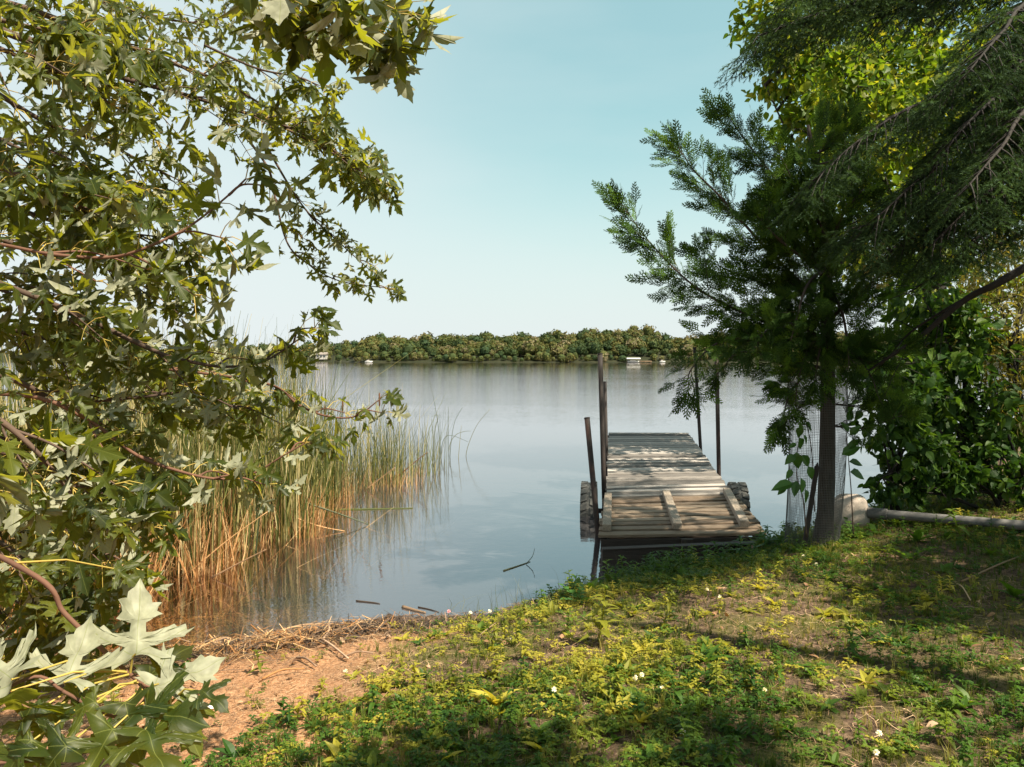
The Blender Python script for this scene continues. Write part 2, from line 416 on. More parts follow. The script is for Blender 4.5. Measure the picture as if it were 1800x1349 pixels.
def water_material():
    m, ns, L = new_mat('lake_water')
    out = nd(ns, 'ShaderNodeOutputMaterial')
    g = nd(ns, 'ShaderNodeNewGeometry')
    sep = nd(ns, 'ShaderNodeSeparateXYZ'); L.new(g.outputs['Position'], sep.inputs[0])

    def waves(sx, sy, sc, det):
        mp = nd(ns, 'ShaderNodeMapping'); mp.inputs['Scale'].default_value = (sx, sy, 1); mp.inputs['Rotation'].default_value = (0, 0, .12)
        L.new(g.outputs['Position'], mp.inputs[0])
        n = nd(ns, 'ShaderNodeTexNoise'); n.inputs['Scale'].default_value = sc; n.inputs['Detail'].default_value = det; n.inputs['Roughness'].default_value = .55
        L.new(mp.outputs[0], n.inputs['Vector']); return n.outputs['Fac']
    # calm in the sheltered cove, rippled out on the open lake
    op = nd(ns, 'ShaderNodeMapRange'); op.inputs[1].default_value = 9; op.inputs[2].default_value = 32; op.inputs[3].default_value = .10; op.inputs[4].default_value = 1
    L.new(sep.outputs['Y'], op.inputs[0])
    gust = nd(ns, 'ShaderNodeMath', operation='MULTIPLY'); L.new(op.outputs[0], gust.inputs[0]); L.new(waves(.05, .16, 1, 3), gust.inputs[1])
    a = nd(ns, 'ShaderNodeMath', operation='MULTIPLY'); L.new(waves(.9, 3.2, 1.6, 4), a.inputs[0]); L.new(gust.outputs[0], a.inputs[1])
    b1 = nd(ns, 'ShaderNodeBump'); b1.inputs['Strength'].default_value = 1; b1.inputs['Distance'].default_value = .016; L.new(a.outputs[0], b1.inputs['Height'])
    b2 = nd(ns, 'ShaderNodeBump'); b2.inputs['Strength'].default_value = 1; b2.inputs['Distance'].default_value = .0014
    L.new(waves(1, 1.5, 7, 3), b2.inputs['Height']); L.new(b1.outputs[0], b2.inputs['Normal'])
    fr = nd(ns, 'ShaderNodeFresnel'); fr.inputs[0].default_value = 1.48
    gl = nd(ns, 'ShaderNodeBsdfGlossy'); gl.inputs['Roughness'].default_value = .03; gl.inputs['Color'].default_value = (1, .955, .99, 1); L.new(b2.outputs[0], gl.inputs['Normal'])
    tr = nd(ns, 'ShaderNodeBsdfTransparent'); tr.inputs[0].default_value = (.80, .72, .58, 1)
    df = nd(ns, 'ShaderNodeBsdfDiffuse'); df.inputs[0].default_value = (.050, .048, .052, 1)
    # silty open water scatters; shallow cove is clear
    cl = nd(ns, 'ShaderNodeMapRange'); cl.inputs[1].default_value = -2.3; cl.inputs[2].default_value = -1.1; cl.inputs[3].default_value = .03; cl.inputs[4].default_value = .75
    L.new(sep.outputs['X'], cl.inputs[0])
    m1 = nd(ns, 'ShaderNodeMixShader'); L.new(cl.outputs[0], m1.inputs[0]); L.new(tr.outputs[0], m1.inputs[1]); L.new(df.outputs[0], m1.inputs[2])
    m2 = nd(ns, 'ShaderNodeMixShader'); pw = nd(ns, 'ShaderNodeMath', operation='POWER'); pw.inputs[1].default_value = .58; L.new(fr.outputs[0], pw.inputs[0]); L.new(pw.outputs[0], m2.inputs[0]); L.new(m1.outputs[0], m2.inputs[1]); L.new(gl.outputs[0], m2.inputs[2])
    L.new(m2.outputs[0], out.inputs[0])
    return m


M['ground'] = ground_material()
M['water'] = water_material()


# ---------------------------------------------------------------- setting: ground and water
def axis(lo, flo, fhi, hi, step, grow=1.16):
    mid = list(np.arange(flo, fhi + 1e-6, step)); a = []; s = step; p = mid[-1]
    while p < hi: s = min(s * grow, 12); p += s; a.append(min(p, hi))
    b = []; s = step; p = mid[0]
    while p > lo: s = min(s * grow, 12); p -= s; b.append(max(p, lo))
    return A(b[::-1] + mid + a)


def grid(xs, ys, hf):
    X, Y = np.meshgrid(xs, ys, indexing='ij'); Z = hf(X, Y)
    V = np.stack([X, Y, Z], -1).reshape(-1, 3); ny = len(ys)
    i, j = np.meshgrid(np.arange(len(xs) - 1), np.arange(ny - 1), indexing='ij'); a = (i * ny + j).ravel()
    T = np.concatenate([np.stack([a, a + ny, a + ny + 1], -1), np.stack([a, a + ny + 1, a + 1], -1)])
    return V, T


g = Geo(); g.add(*grid(axis(-420, -6, 7, 420, .06), axis(-30, 1.5, 9.5, 800, .06), ground_h))
tag(g.build('ground', M['ground'], smooth=True), kind='structure')
g = Geo(); g.add(*grid(np.linspace(-420, 420, 12), np.linspace(-12, 640, 12), lambda x, y: x * 0))
tag(g.build('water', M['water']), kind='structure')
#PART2
# ---------------------------------------------------------------- leaf templates
def maple_tpl(fold=.25, droop=.25, curl=.15, twist=0., sub=0):
    mid = [(0, .05), (0, .22), (0, .48)]
    secs = [(0, [(0, 0), (.16, -.05), (.27, -.12), (.27, -.03), (.40, -.02), (.30, .06), (.22, .12), (.13, .18)]),
            (1, [(.13, .18), (.30, .26), (.37, .255), (.42, .31), (.52, .33), (.54, .385), (.66, .45), (.55, .455), (.53, .55), (.45, .485), (.40, .52), (.33, .46), (.22, .41), (.09, .345)]),
            (2, [(.09, .345), (.085, .47), (.17, .56), (.27, .60), (.20, .655), (.21, .72), (.25, .79), (.14, .775), (.13, .84), (.06, .90), (0, 1.02)])]
    V = [list(q) for q in mid]; T = []
    for sgn in (1, -1):
        for k, (mi, pts) in enumerate(secs):
            b = len(V)
            V += [[sgn * p[0], p[1]] for p in pts]
            for i in range(len(pts) - 1):
                T.append((mi, b + i, b + i + 1) if sgn > 0 else (mi, b + i + 1, b + i))
            if k < 2:
                e = b + len(pts) - 1
                T.append((mi, e, mi + 1) if sgn > 0 else (mi, mi + 1, e))
    V = [tuple(v) for v in V]
    for _ in range(sub):
        mid_ = {}; T2 = []

        def mp(i, j):
            k = (min(i, j), max(i, j))
            if k not in mid_:
                mid_[k] = len(V); V.append(((V[i][0] + V[j][0]) / 2, (V[i][1] + V[j][1]) / 2))
            return mid_[k]
        for (i, j, k) in T:
            a_, b_, c_ = mp(i, j), mp(j, k), mp(k, i); T2 += [(i, a_, c_), (a_, j, b_), (c_, b_, k), (a_, b_, c_)]
        T = T2
    V = A(V)
    x, y = V[:, 0], V[:, 1]
    w = np.sqrt(x * x + .004)
    z = fold * w - droop * y * y - curl * (w * 1.5) ** 3 + .03 * np.sin(y * 12 + x * 8) + .02 * np.sin(x * 17 - y * 5) + twist * x * y
    return np.stack([x, y, z], -1), A(T)


BIGMAPLES = [maple_tpl(.30, .20, .2, 0, 2), maple_tpl(.15, .45, .3, .3, 2), maple_tpl(.40, .30, .15, -.3, 2)]
MAPLES = [maple_tpl(.25, .25, .2), maple_tpl(.1, .55, .6, .3), maple_tpl(.5, .35, .1, -.4), maple_tpl(-.1, .2, .5, .5), maple_tpl(.35, .7, .9)]


def ovate_tpl(w=.32, fold=.25, droop=.3, tip=1.0, seg=4):
    ys = np.linspace(0, 1, seg + 1)
    V = []; T = []
    for y in ys:
        hw = w * (math.sin(math.pi * min(1, y ** .75 * 1.0)) if 0 < y < 1 else 0)
        zc = -droop * y * y
        V += [(-hw, y * tip, zc + fold * hw), (0, y * tip, zc), (hw, y * tip, zc + fold * hw)]
    for i in range(seg):
        a = i * 3
        for o in (0, 1):
            T += [(a + o, a + o + 1, a + o + 4), (a + o, a + o + 4, a + o + 3)]
    return A(V), A(T)


OV = [ovate_tpl(.30, .3, .25), ovate_tpl(.36, .1, .5), ovate_tpl(.26, .5, .1)]
OVLOW = [(A([(0, 0, 0), (.30, .45, .06), (0, 1, -.2), (-.30, .45, .06), (0, .5, -.02)]), A([(0, 1, 4), (1, 2, 4), (2, 3, 4), (3, 0, 4)]))]
LANCE = [ovate_tpl(.12, .4, .5, seg=5), ovate_tpl(.15, .3, .9, seg=5), ovate_tpl(.17, .5, .25, seg=5)]


def strip(pts, w, side):
    """tapering flat strip along pts"""
    P = A(pts, ); n = len(P); side = norm(A(side))
    ws = np.asarray(w, float)
    V = np.concatenate([P - side * ws[:, None], P + side * ws[:, None]]); T = []
    for i in range(n - 1): T += [(i, i + n, i + n + 1), (i, i + n + 1, i + 1)]
    return V, A(T)


def frond_tpl(seed, n=13, sub=4):
    """one flat white-cedar spray of unit length"""
    r = random.Random(seed); g = Geo()
    g.add(*strip([(0, 0, 0), (0, .5, .0), (0, 1, -.06)], [.018, .014, .008], (1, 0, 0)))
    for i in range(n):
        y = .08 + .86 * i / n; sd = 1 if i % 2 else -1
        L = (.36 * (1 - y) ** .75 + .06) * r.uniform(.8, 1.15); an = r.uniform(.6, .85)
        d = A([sd * math.sin(an), math.cos(an), r.uniform(-.15, .15)]); p0 = A([0, y, -.06 * y * y])
        nn = A([d[1], -d[0], 0])
        g.add(*strip([p0, p0 + d * L], [.020, .010], nn))
        for j in range(sub):
            t = .25 + .7 * j / sub; s2 = 1 if j % 2 else -1
            l2 = L * .42 * (1.15 - t); a2 = .7 * s2
            d2 = A([d[0] * math.cos(a2) - d[1] * math.sin(a2), d[0] * math.sin(a2) + d[1] * math.cos(a2), d[2] + r.uniform(-.1, .1)])
            q = p0 + d * L * t
            g.add(*strip([q, q + d2 * l2], [.019, .012], A([d2[1], -d2[0], 0])))
    return np.concatenate(g.V), np.concatenate(g.T)


FRONDS = [frond_tpl(i) for i in range(3)]


def spruce_tpl(seed, n=70):
    """spruce twig of unit length bristling with needles; three side shoots"""
    r = random.Random(seed); V = []; T = []

    def shoot(p0, d, L, n):
        d = norm(d)
        for i in range(n):
            t = i / n
            v = norm(A([r.gauss(0, 1), r.gauss(0, 1), r.gauss(0, 1)])); v = norm(v - v.dot(d) * d)
            q = p0 + d * L * t; tipp = q + (v * .8 + d * .75) * .085 * r.uniform(.8, 1.2)
            s = norm(np.cross(v, d)) * .010
            b = len(V); V.extend([q - s, q + s, tipp]); T.append((b, b + 1, b + 2))
        s = norm(np.cross(d, A([.3, .2, 1]))) * .009
        b = len(V); V.extend([p0 - s, p0 + s, p0 + d * L]); T.append((b, b + 1, b + 2))
    shoot(A([0., 0, 0]), A([0., 1, -.05]), 1, n)
    for k in range(5):
        y = .12 + .15 * k; sd = 1 if k % 2 else -1
        shoot(A([0., y, 0]), A([sd * .75, .75, r.uniform(-.3, .1)]), .5 * (1.05 - y) + .1, int(n * .45))
    return A(V), A(T)


SPR = [spruce_tpl(i) for i in range(3)]


def add_leaves(geo, tpls, pos, ydir, nrm, size, mat=0, var=None):
    """scatter leaf templates over points"""
    N = len(pos); R = frames(ydir, nrm); k = rng.integers(0, len(tpls), N)
    size = np.broadcast_to(np.asarray(size, float), (N,)) if np.ndim(size) < 2 else size
    v = rng.random(N) if var is None else np.broadcast_to(var, (N,))
    for i in range(len(tpls)):
        q = k == i
        if q.any(): geo.inst(tpls[i], pos[q], R[q], size[q], mat, v[q])


# ---------------------------------------------------------------- dock
def dock():
    root = empty('dock', at(1202, 960, 7.9) * A([1, 1, 0]), 'weathered grey plank dock on rubber tyres reaching out over the lake', 'dock')
    NL, NR = at(1064, 874, 9.0), at(1288, 868, 9.0)
    FL, FR = at(1070, 760.5, 14.55), at(1210, 761, 14.55)
    RNL, RNR, RFL, RFR = at(1053, 941, 6.9), at(1351, 937, 6.85), at(1061, 875, 9.0), at(1291, 868, 9.0)

    def bil(c, u, v, h=0):
        p = (1 - v) * ((1 - u) * c[0] + u * c[1]) + v * ((1 - u) * c[2] + u * c[3])
        return p + A([0, 0, h])
    dk = (NL, NR, FL, FR); rp = (RNL, RNR, RFL, RFR)

    def planks(c, n, th, gap, mat, jit, mb):
        g = Geo()
        for i in range(n):
            v0, v1 = i / n, (i + 1) / n
            j0, j1 = random.uniform(-jit, jit), random.uniform(-jit, jit)
            a, b = bil(c, -j0 / 1.5, (v0 + v1) / 2), bil(c, 1 + j1 / 1.5, (v0 + v1) / 2)
            dx = b - a; dy = (bil(c, .5, v1) - bil(c, .5, v0))
            w = np.linalg.norm(dy) / 2 - gap
            yy = norm(dy); zz = norm(np.cross(dx, yy)); zz = norm(zz + A([random.uniform(-.02, .02), random.uniform(-.05, .05), 0]))
            g.bbox((a + b) / 2 + A([0, 0, -th / 2 + random.uniform(-.004, .004)]), dx / 2, yy * w, zz * th / 2, .005, 0, random.random())
        return g
    planks(dk, 44, .035, .0115, 0, .015, 0).build('deck', M['plank'], root)
    rm = planks(rp, 10, .030, .034, 0, .02, 0).build('ramp_panel', M['plankb'], root)
    for (u0, v0, u1, v1) in ((.045, .08, .035, .99), (.475, .09, .478, 1.02), (.885, .12, .945, 1.03)):
        a, b = bil(rp, u0, v0, .03), bil(rp, u1, v1, .03)
        g = Geo(); y = b - a; x = norm(np.cross(y, A([0, 0, 1.])))
        g.bbox((a + b) / 2, x * .042, y / 2, A([0, 0, .032]), .006, 0, random.random())
        g.build('batten', M['batten'], rm)
    g = Geo()   # frame under the planks
    for u in (.03, .5, .97):
        for c, v0, v1 in ((dk, .03, .99), (rp, .04, .97)):
            a, b = bil(c, u, v0, -.085), bil(c, u, v1, -.085)
            y = b - a; x = norm(np.cross(y, A([0, 0, 1.])))
            g.box((a + b) / 2, x * .025, y / 2, A([0, 0, .042]), 0, random.random())
    for c, v in ((rp, .012), (rp, .985), (dk, .35), (dk, .7), (dk, .997)):
        a, b = bil(c, .01, v, -.088), bil(c, .99, v, -.088)
        x = b - a; y = norm(np.cross(A([0, 0, 1.]), x))
        g.box((a + b) / 2, x / 2, y * .024, A([0, 0, .044]), 0, random.random())
    a = bil(rp, .52, -.02, -.075)
    g.box(a, A([.05, 0, 0]), A([0, .02, 0]), A([0, 0, .04]), 0, .9)
    a, b = bil(rp, .90, .85, -.3), bil(rp, .86, .06, -.06)
    g.build('frame', M['beam'], root)
    g = Geo()   # submerged end beam at the shore
    a, b = at(1058, 966, 6.75), at(1345, 954, 6.7)
    x = b - a; y = norm(np.cross(A([0, 0, 1.]), x))
    g.bbox((a + b) / 2 - A([0, 0, .12]), x / 2, y * .035, A([0, 0, .12]), .006, 0, .7)
    g.bbox((a + b) / 2 + A([0, 0, .006]), x / 2, y * .045, A([0, 0, .005]), .002, 0, .95)
    g.build('end_beam', M['beam'], root)
    # steel pipe posts
    for (p0, d0, p1, d1, r) in (((1032, 736), 8.2, (1053, 955), 7.9, .029), ((1055, 623), 9.6, (1063, 905), 9.5, .030), ((1063.5, 672), 12.0, (1067, 830), 12.0, .026),
                                ((1221, 612), 13.1, (1233, 815), 13.0, .028), ((1259, 600), 10.7, (1264, 850), 10.6, .029)):
        a, b = at(*p0, d0), at(*p1, d1)
        b = a + (b - a) * ((a[2] + 1.0) / max(a[2] - b[2], .1))
        g = Geo(); g.tube([a, a + (b - a) * .5, b], r, 12, 0, random.random())
        g.tube([a + (a - b) * .004, a], [r * 1.12, r * 1.12], 12, 0, .3)
        g.build('post', M['iron'], root, smooth=True)
    for cx, sd in ((at(1035.5, 900, 9.2), -1), (at(1296, 899, 9.15), 1)):
        c = A([cx[0], cx[1], 0.0]); c[2] = -.02
        ax = norm(A([1.0, -.13, 0])); fy = A([.13, 1.0, 0]); fy = norm(fy)
        R0, W = .355, .098
        prof = [(.55, -.7), (.62, -.95), (.80, -1.0), (.94, -.93), (.985, -.72), (1.0, -.35), (1.0, .35), (.985, .72), (.94, .93), (.80, 1.0), (.62, .95), (.55, .7)]
        n = 40; g = Geo(); V = []; T = []
        for i in range(n):
            th = 2 * math.pi * i / n
            for (rr, w) in prof: V.append(c + ax * w * W + R0 * rr * (math.cos(th) * fy + math.sin(th) * A([0, 0, 1.])))
        k = len(prof)
        for i in range(n):
            for j in range(k):
                a0, b0 = i * k + j, i * k + (j + 1) % k; a1, b1 = ((i + 1) % n) * k + j, ((i + 1) % n) * k + (j + 1) % k
                T += [(a0, a1, b0), (b0, a1, b1)]
        g.add(V, T, 0, .4)
        for i in range(22):       # tread lugs
            for s2 in (-1, 1):
                th = 2 * math.pi * (i + .25 * s2) / 22
                rad = math.cos(th) * fy + math.sin(th) * A([0, 0, 1.]); tan = -math.sin(th) * fy + math.cos(th) * A([0, 0, 1.])
                g.bbox(c + rad * R0 * .995 + ax * s2 * W * .55, ax * W * .40 + tan * .012 * s2, tan * .036, rad * .014, .004, 0, .5 + .2 * s2)
        wroot = g.build('wheel', M['rubber'], root)
        g = Geo()
        for s2 in (-1, 1):
            ring = [(.56, .70), (.50, .45), (.14, .30), (.0, .30)]
            V = []; T = []
            for i in range(24):
                th = 2 * math.pi * i / 24
                for rr, w in ring: V.append(c + ax * s2 * w * W + R0 * rr * (math.cos(th) * fy + math.sin(th) * A([0, 0, 1.])))
            for i in range(24):
                for j in range(3):
                    a0 = i * 4 + j; a1 = ((i + 1) % 24) * 4 + j
                    T += [(a0, a1, a0 + 1), (a0 + 1, a1, a1 + 1)]
            g.add(V, T)
        g.build('rim', M['rimm'], wroot, smooth=True)
    g = Geo(); g.tube([at(1035, 902, 9.2) * A([1, 1, 0]), at(1303, 902, 9.15) * A([1, 1, 0])], .03, 8); g.build('axle', M['iron'], root)


dock()


# ---------------------------------------------------------------- maple, branches hanging in from the left
TRUNK = A([-4.6, 2.2])


def maple():
    root = empty('maple_tree', (TRUNK[0], TRUNK[1], float(ground_h(*TRUNK))), 'silver maple reaching in from the left with long leafy branches and pale leaf undersides', 'tree')
    z0 = float(ground_h(*TRUNK))
    tp = spline([(TRUNK[0], TRUNK[1], z0 - .1), (TRUNK[0] + .05, TRUNK[1], 1.5), (TRUNK[0] + .1, TRUNK[1] + .2, 3.5), (TRUNK[0], TRUNK[1] + .3, 6), (TRUNK[0] + .3, TRUNK[1] + .4, 9)], 6)
    g = Geo(); g.tube(tp, np.linspace(.24, .07, len(tp)), 12); g.build('trunk', M['cedar_bark'], root, smooth=True)

    def branch(pts, leaf, ntw, tw, r0=.009, red=False, dens=1.0, flip=.2, t0=.12, hang=.5, endleaf=True, wind=.7, offscreen=True, spread=.8, jit=1.0):
        ntw = max(3, int(ntw * .62)); leaf *= .80
        P = [at(*p) for p in pts]
        if offscreen:     # carry the branch back to the trunk
            z = min(max(P[0][2] + .2, 1.0), 8.0)
            tz = A([np.interp(z, tp[:, 2], tp[:, 0]), np.interp(z, tp[:, 2], tp[:, 1]), z])
            E = P[0] - (P[1] - P[0]) * 1.6
            P = [tz, (tz + E) / 2 + A([0, 0, .15]), E] + P
        S = spline(P, 9); n = len(S)
        rad = np.linspace(r0 * (1.5 if offscreen else 1), .0022, n)
        gb = Geo(); gb.tube(S, rad, 6, 0, random.random())
        seg = np.linalg.norm(np.diff(S, axis=0), axis=1); cum = np.r_[0, np.cumsum(seg)]; Lt = cum[-1]
        s0 = cum[27] if offscreen else 0       # leaves only from the part inside the view on
        gl = Geo(); LP = []; LY = []; LN = []; LS = []; PT = []

        def point(s):
            i = min(np.searchsorted(cum, s, 'right') - 1, n - 2); f = (s - cum[i]) / max(seg[i], 1e-6)
            return S[i] * (1 - f) + S[i + 1] * f, norm(S[i + 1] - S[i])

        def leafat(p, d, sz):
            d = norm(d)
            pl = sz * random.uniform(.5, .95)
            pe = p + norm(d + A([0, 0, random.uniform(-.1, .35)])) * pl
            mid = (p + pe) / 2 + A([0, 0, pl * .12])
            PT.append((p, mid, pe))
            y = d * .55 + A([wind * random.uniform(.3, 1.1), random.uniform(-.35, .35), -hang * random.uniform(.3, 1.6)])
            nn = A([random.gauss(0, .55), random.gauss(-.25, .5), 1.0 * random.uniform(.4, 1)])
            if random.random() < flip: nn = A([random.gauss(.2, .5), random.gauss(.35, .4), -random.uniform(.4, 1)]); y = y + A([0, 0, .5])
            LP.append(pe); LY.append(y); LN.append(nn); LS.append(sz * random.uniform(.65, 1.15))

        def nodes(Q, step, start, sz):
            q = np.linalg.norm(np.diff(Q, axis=0), axis=1); c = np.r_[0, np.cumsum(q)]; s = start; k = 0
            while s < c[-1]:
                i = min(np.searchsorted(c, s, 'right') - 1, len(Q) - 2); f = (s - c[i]) / max(q[i], 1e-6)
                p = Q[i] * (1 - f) + Q[i + 1] * f; t = norm(Q[i + 1] - Q[i])
                a = norm(np.cross(t, A([random.gauss(0, .4), random.gauss(0, .4), 1.])))
                if k % 2: a = norm(np.cross(t, a))
                for sg in (1, -1):
                    if random.random() < dens: leafat(p, t * .55 + a * sg * .85, sz)
                s += step * random.uniform(.75, 1.3); k += 1
            if endleaf:
                for _ in range(3): leafat(Q[-1], t + A([random.gauss(0, .5), random.gauss(0, .5), random.gauss(-.1, .4)]), sz * .85)
        for k in range(ntw):
            s = s0 + (Lt - s0) * (t0 + (1 - t0) * (k + random.random() * .8) / ntw); s = min(s, Lt * .995)
            p, t = point(s)
            a = norm(np.cross(t, A([random.gauss(0, .8), random.gauss(0, .8), 1.]))) * random.choice((-1, 1))
            d = norm(t * .75 + a * random.uniform(.3, 1.0) * spread + A([.1, 0, random.uniform(-.45, .25) * jit]))
            L = tw * random.uniform(.5, 1.1) * (1.12 - .72 * min(1, max(0, (s - s0) / max(Lt - s0, .01))))
            Q = spline([p, p + d * L * .5 + A([0, 0, .01]), p + d * L + A([.03, 0, -.12 * L])], 5)
            gb.tube(Q, np.linspace(.0035, .0015, len(Q)), 4, 0, random.random(), cap=False)
            nodes(Q, leaf * .85, leaf * .6, leaf)
        for k in range(int(s0 * .68 / .15) if offscreen else 0):      # leafy side shoots on the way out from the trunk
            s = s0 * (.30 + .56 * (k + random.random()) / max(1, int(s0 * .68 / .15))); p, t = point(s)
            d = norm(t * .6 + norm(rng.normal(size=3)) * .9 + A([-.25, 0, -.1])); L = random.uniform(.2, .45)
            Q = spline([p, p + d * L * .5 + A([0, 0, .01]), p + d * L + A([0, 0, -.12 * L])], 4)
            gb.tube(Q, np.linspace(.004, .0015, len(Q)), 4, 0, random.random(), cap=False)
            nodes(Q, .11, .08, .10)
        # leaves on the leader itself
        i0 = 27 if offscreen else 1
        nodes(S[i0:], leaf * 1.3, (cum[-1] - s0) * t0, leaf)
        b = gb.build('branch', M['red_twig'] if red else M['maple_bark'], root, smooth=True)
        add_leaves(gl, MAPLES, A(LP), A(LY), A(LN), A(LS), 0)
        for (p, m_, e) in PT:
            gl.tube([p, m_, e], [.0016, .0012, .0010], 3, 1, random.random(), cap=False)
        gl.build('foliage', [M['maple'], M['petiole']], b, smooth=True)
        return len(LP)
    tot = 0
    # upper boughs
    tot += branch([(-80, -20, 2.9), (60, 20, 2.9), (180, 65, 3.0), (300, 110, 3.1), (401, 150, 3.2), (470, 190, 3.3), (549, 236, 3.4)], .10, 20, .34, .013)
    tot += branch([(-60, 20, 2.7), (25, 63, 2.7), (110, 87, 2.8), (203, 133, 2.9), (346, 173, 3.0), (507, 224, 3.2), (580, 262, 3.3), (630, 285, 3.4)], .105, 26, .34, .014)
    tot += branch([(-60, -80, 3.6), (80, -30, 3.6), (240, 20, 3.7), (340, 40, 3.8), (420, 25, 3.9)], .10, 20, .42, .014)
    tot += branch([(-60, 130, 3.2), (80, 215, 3.3), (180, 250, 3.4), (260, 290, 3.5), (330, 325, 3.6)], .10, 18, .34, .014)
    tot += branch([(-60, 60, 2.2), (10, 90, 2.2), (80, 120, 2.2), (150, 150, 2.3)], .11, 12, .3, .012, flip=.05)
    tot += branch([(-60, 215, 2.5), (30, 260, 2.5), (110, 300, 2.6), (170, 350, 2.6)], .10, 16, .34, .012, flip=.1)
    tot += branch([(-60, -120, 3.0), (120, -90, 3.0), (300, -60, 3.1), (420, -35, 3.2), (500, -10, 3.2)], .10, 16, .34, .012, spread=.6)
    # two hanging sprays against the sky
    tot += branch([(440, 250, 3.5), (473, 300, 3.5), (484, 350, 3.5), (507, 431, 3.5), (549, 469, 3.6), (600, 495, 3.6), (690, 508, 3.7)], .08, 12, .11, .006, offscreen=False, t0=.2, flip=.08, jit=.5, spread=.6)
    tot += branch([(470, 260, 3.5), (505, 321, 3.5), (540, 372, 3.5), (591, 422, 3.6), (650, 475, 3.6)], .08, 10, .11, .006, offscreen=False, t0=.25, flip=.08, jit=.5, spread=.6)
    tot += branch([(500, 225, 3.2), (570, 262, 3.2), (620, 290, 3.2), (650, 320, 3.2)], .11, 10, .22, .006, offscreen=False, t0=.2, flip=.15, spread=.6)
    tot += branch([(360, 80, 2.9), (450, 120, 2.9), (520, 135, 2.9), (560, 150, 2.9)], .10, 6, .16, .005, offscreen=False, t0=.3, flip=.3, spread=.4, jit=.4)
    # the near cluster hanging in at the top
    tot += branch([(290, -200, 1.75), (380, -100, 1.75), (480, -30, 1.75), (570, 5, 1.8), (635, 35, 1.85)], .15, 18, .17, .008, t0=.28, flip=.12, hang=1.6, wind=.25, spread=.6)
    # middle boughs
    tot += branch([(-60, 425, 1.75), (0, 430, 1.75), (90, 447, 1.75), (185, 453, 1.8), (245, 440, 1.8), (330, 400, 1.85), (400, 345, 1.9), (432, 315, 1.9)], .10, 9, .2, .0042, red=True, t0=.05, dens=.7, flip=.5, wind=.9, hang=.25)
    tot += branch([(-60, 400, 2.9), (60, 440, 2.9), (160, 460, 3.0), (230, 490, 3.1), (290, 530, 3.2)], .10, 24, .36, .012)
    tot += branch([(-60, 330, 2.5), (40, 370, 2.5), (130, 400, 2.6), (220, 410, 2.7), (310, 420, 2.7)], .10, 20, .34, .010)
    tot += branch([(-60, 475, 2.1), (0, 498, 2.1), (129, 550, 2.15), (276, 619, 2.2), (345, 638, 2.2), (400, 645, 2.25), (465, 635, 2.3), (535, 590, 2.3)], .095, 16, .22, .009, flip=.3)
    tot += branch([(-60, 560, 2.7), (60, 590, 2.7), (160, 620, 2.7), (260, 660, 2.8), (380, 690, 2.9)], .10, 22, .36, .010, flip=.25)
    tot += branch([(-60, 690, 1.9), (70, 700, 1.9), (165, 745, 1.95), (240, 800, 2.0), (310, 827, 2.0), (380, 842, 2.05), (440, 835, 2.1), (500, 800, 2.1), (535, 780, 2.1)], .085, 10, .18, .005, red=True, jit=.5, flip=.35)
    tot += branch([(150, 640, 2.6), (300, 650, 2.6), (470, 675, 2.6), (525, 712, 2.6), (575, 732, 2.6), (625, 732, 2.6), (667, 703, 2.6)], .09, 11, .16, .006, offscreen=False, red=True, t0=.2, dens=.6, flip=.3, jit=.4)
    tot += branch([(-60, 780, 2.3), (60, 810, 2.3), (150, 840, 2.4), (230, 845, 2.5)], .09, 15, .30, .010)
    tot += branch([(-60, 640, 2.2), (30, 670, 2.2), (110, 705, 2.3), (230, 700, 2.3), (340, 690, 2.4), (420, 720, 2.4)], .095, 15, .28, .010, flip=.25)
    tot += branch([(-60, 860, 1.8), (10, 880, 1.8), (80, 905, 1.85), (150, 940, 1.9), (190, 985, 1.9)], .10, 12, .2, .008, flip=.15)
    tot += branch([(-60, 720, 1.5), (0, 740, 1.5), (60, 790, 1.5), (110, 850, 1.55), (150, 900, 1.55)], .10, 10, .2, .008, flip=.3)
    tot += branch([(-60, 930, 2.1), (10, 960, 2.1), (70, 1010, 2.1), (110, 1060, 2.1), (120, 1110, 2.1)], .10, 13, .22, .008, flip=.1)
    tot += branch([(-80, 740, 2.6), (0, 770, 2.6), (90, 800, 2.6), (170, 850, 2.6), (210, 900, 2.6)], .10, 20, .30, .009)
    tot += branch([(-80, 880, 2.5), (0, 920, 2.5), (80, 960, 2.5), (140, 1010, 2.5), (160, 1060, 2.5)], .10, 18, .26, .009)
    tot += branch([(-80, 1000, 2.2), (0, 1040, 2.2), (60, 1080, 2.2), (90, 1140, 2.2)], .10, 14, .22, .008)
    tot += branch([(-80, 560, 3.4), (40, 600, 3.4), (140, 640, 3.4), (240, 650, 3.4), (320, 700, 3.4)], .10, 22, .36, .009)
    tot += branch([(-80, 480, 2.4), (30, 520, 2.4), (110, 545, 2.4), (190, 600, 2.4)], .10, 14, .28, .008, flip=.3)
    tot += branch([(-80, 20, 2.3), (20, 40, 2.3), (110, 60, 2.3), (170, 70, 2.4)], .115, 12, .26, .010, flip=.12)
    tot += branch([(-80, 280, 2.2), (10, 300, 2.2), (90, 330, 2.2), (150, 370, 2.2)], .11, 14, .26, .009, flip=.1)
    # low orange stem with the big close leaves
    P = [(-700, 790, 1.75), (-250, 880, 1.35), (45, 1003, 1.12), (115, 1080, 1.10), (200, 1160, 1.06), (242, 1196, 1.04), (300, 1235, 1.02)]
    z = 1.75; tz = A([np.interp(z, tp[:, 2], tp[:, 0]), np.interp(z, tp[:, 2], tp[:, 1]), z])
    S = spline([tz] + [at(*p) for p in P], 9)
    gb = Geo(); gb.tube(S, np.linspace(.0050, .0022, len(S)), 8)
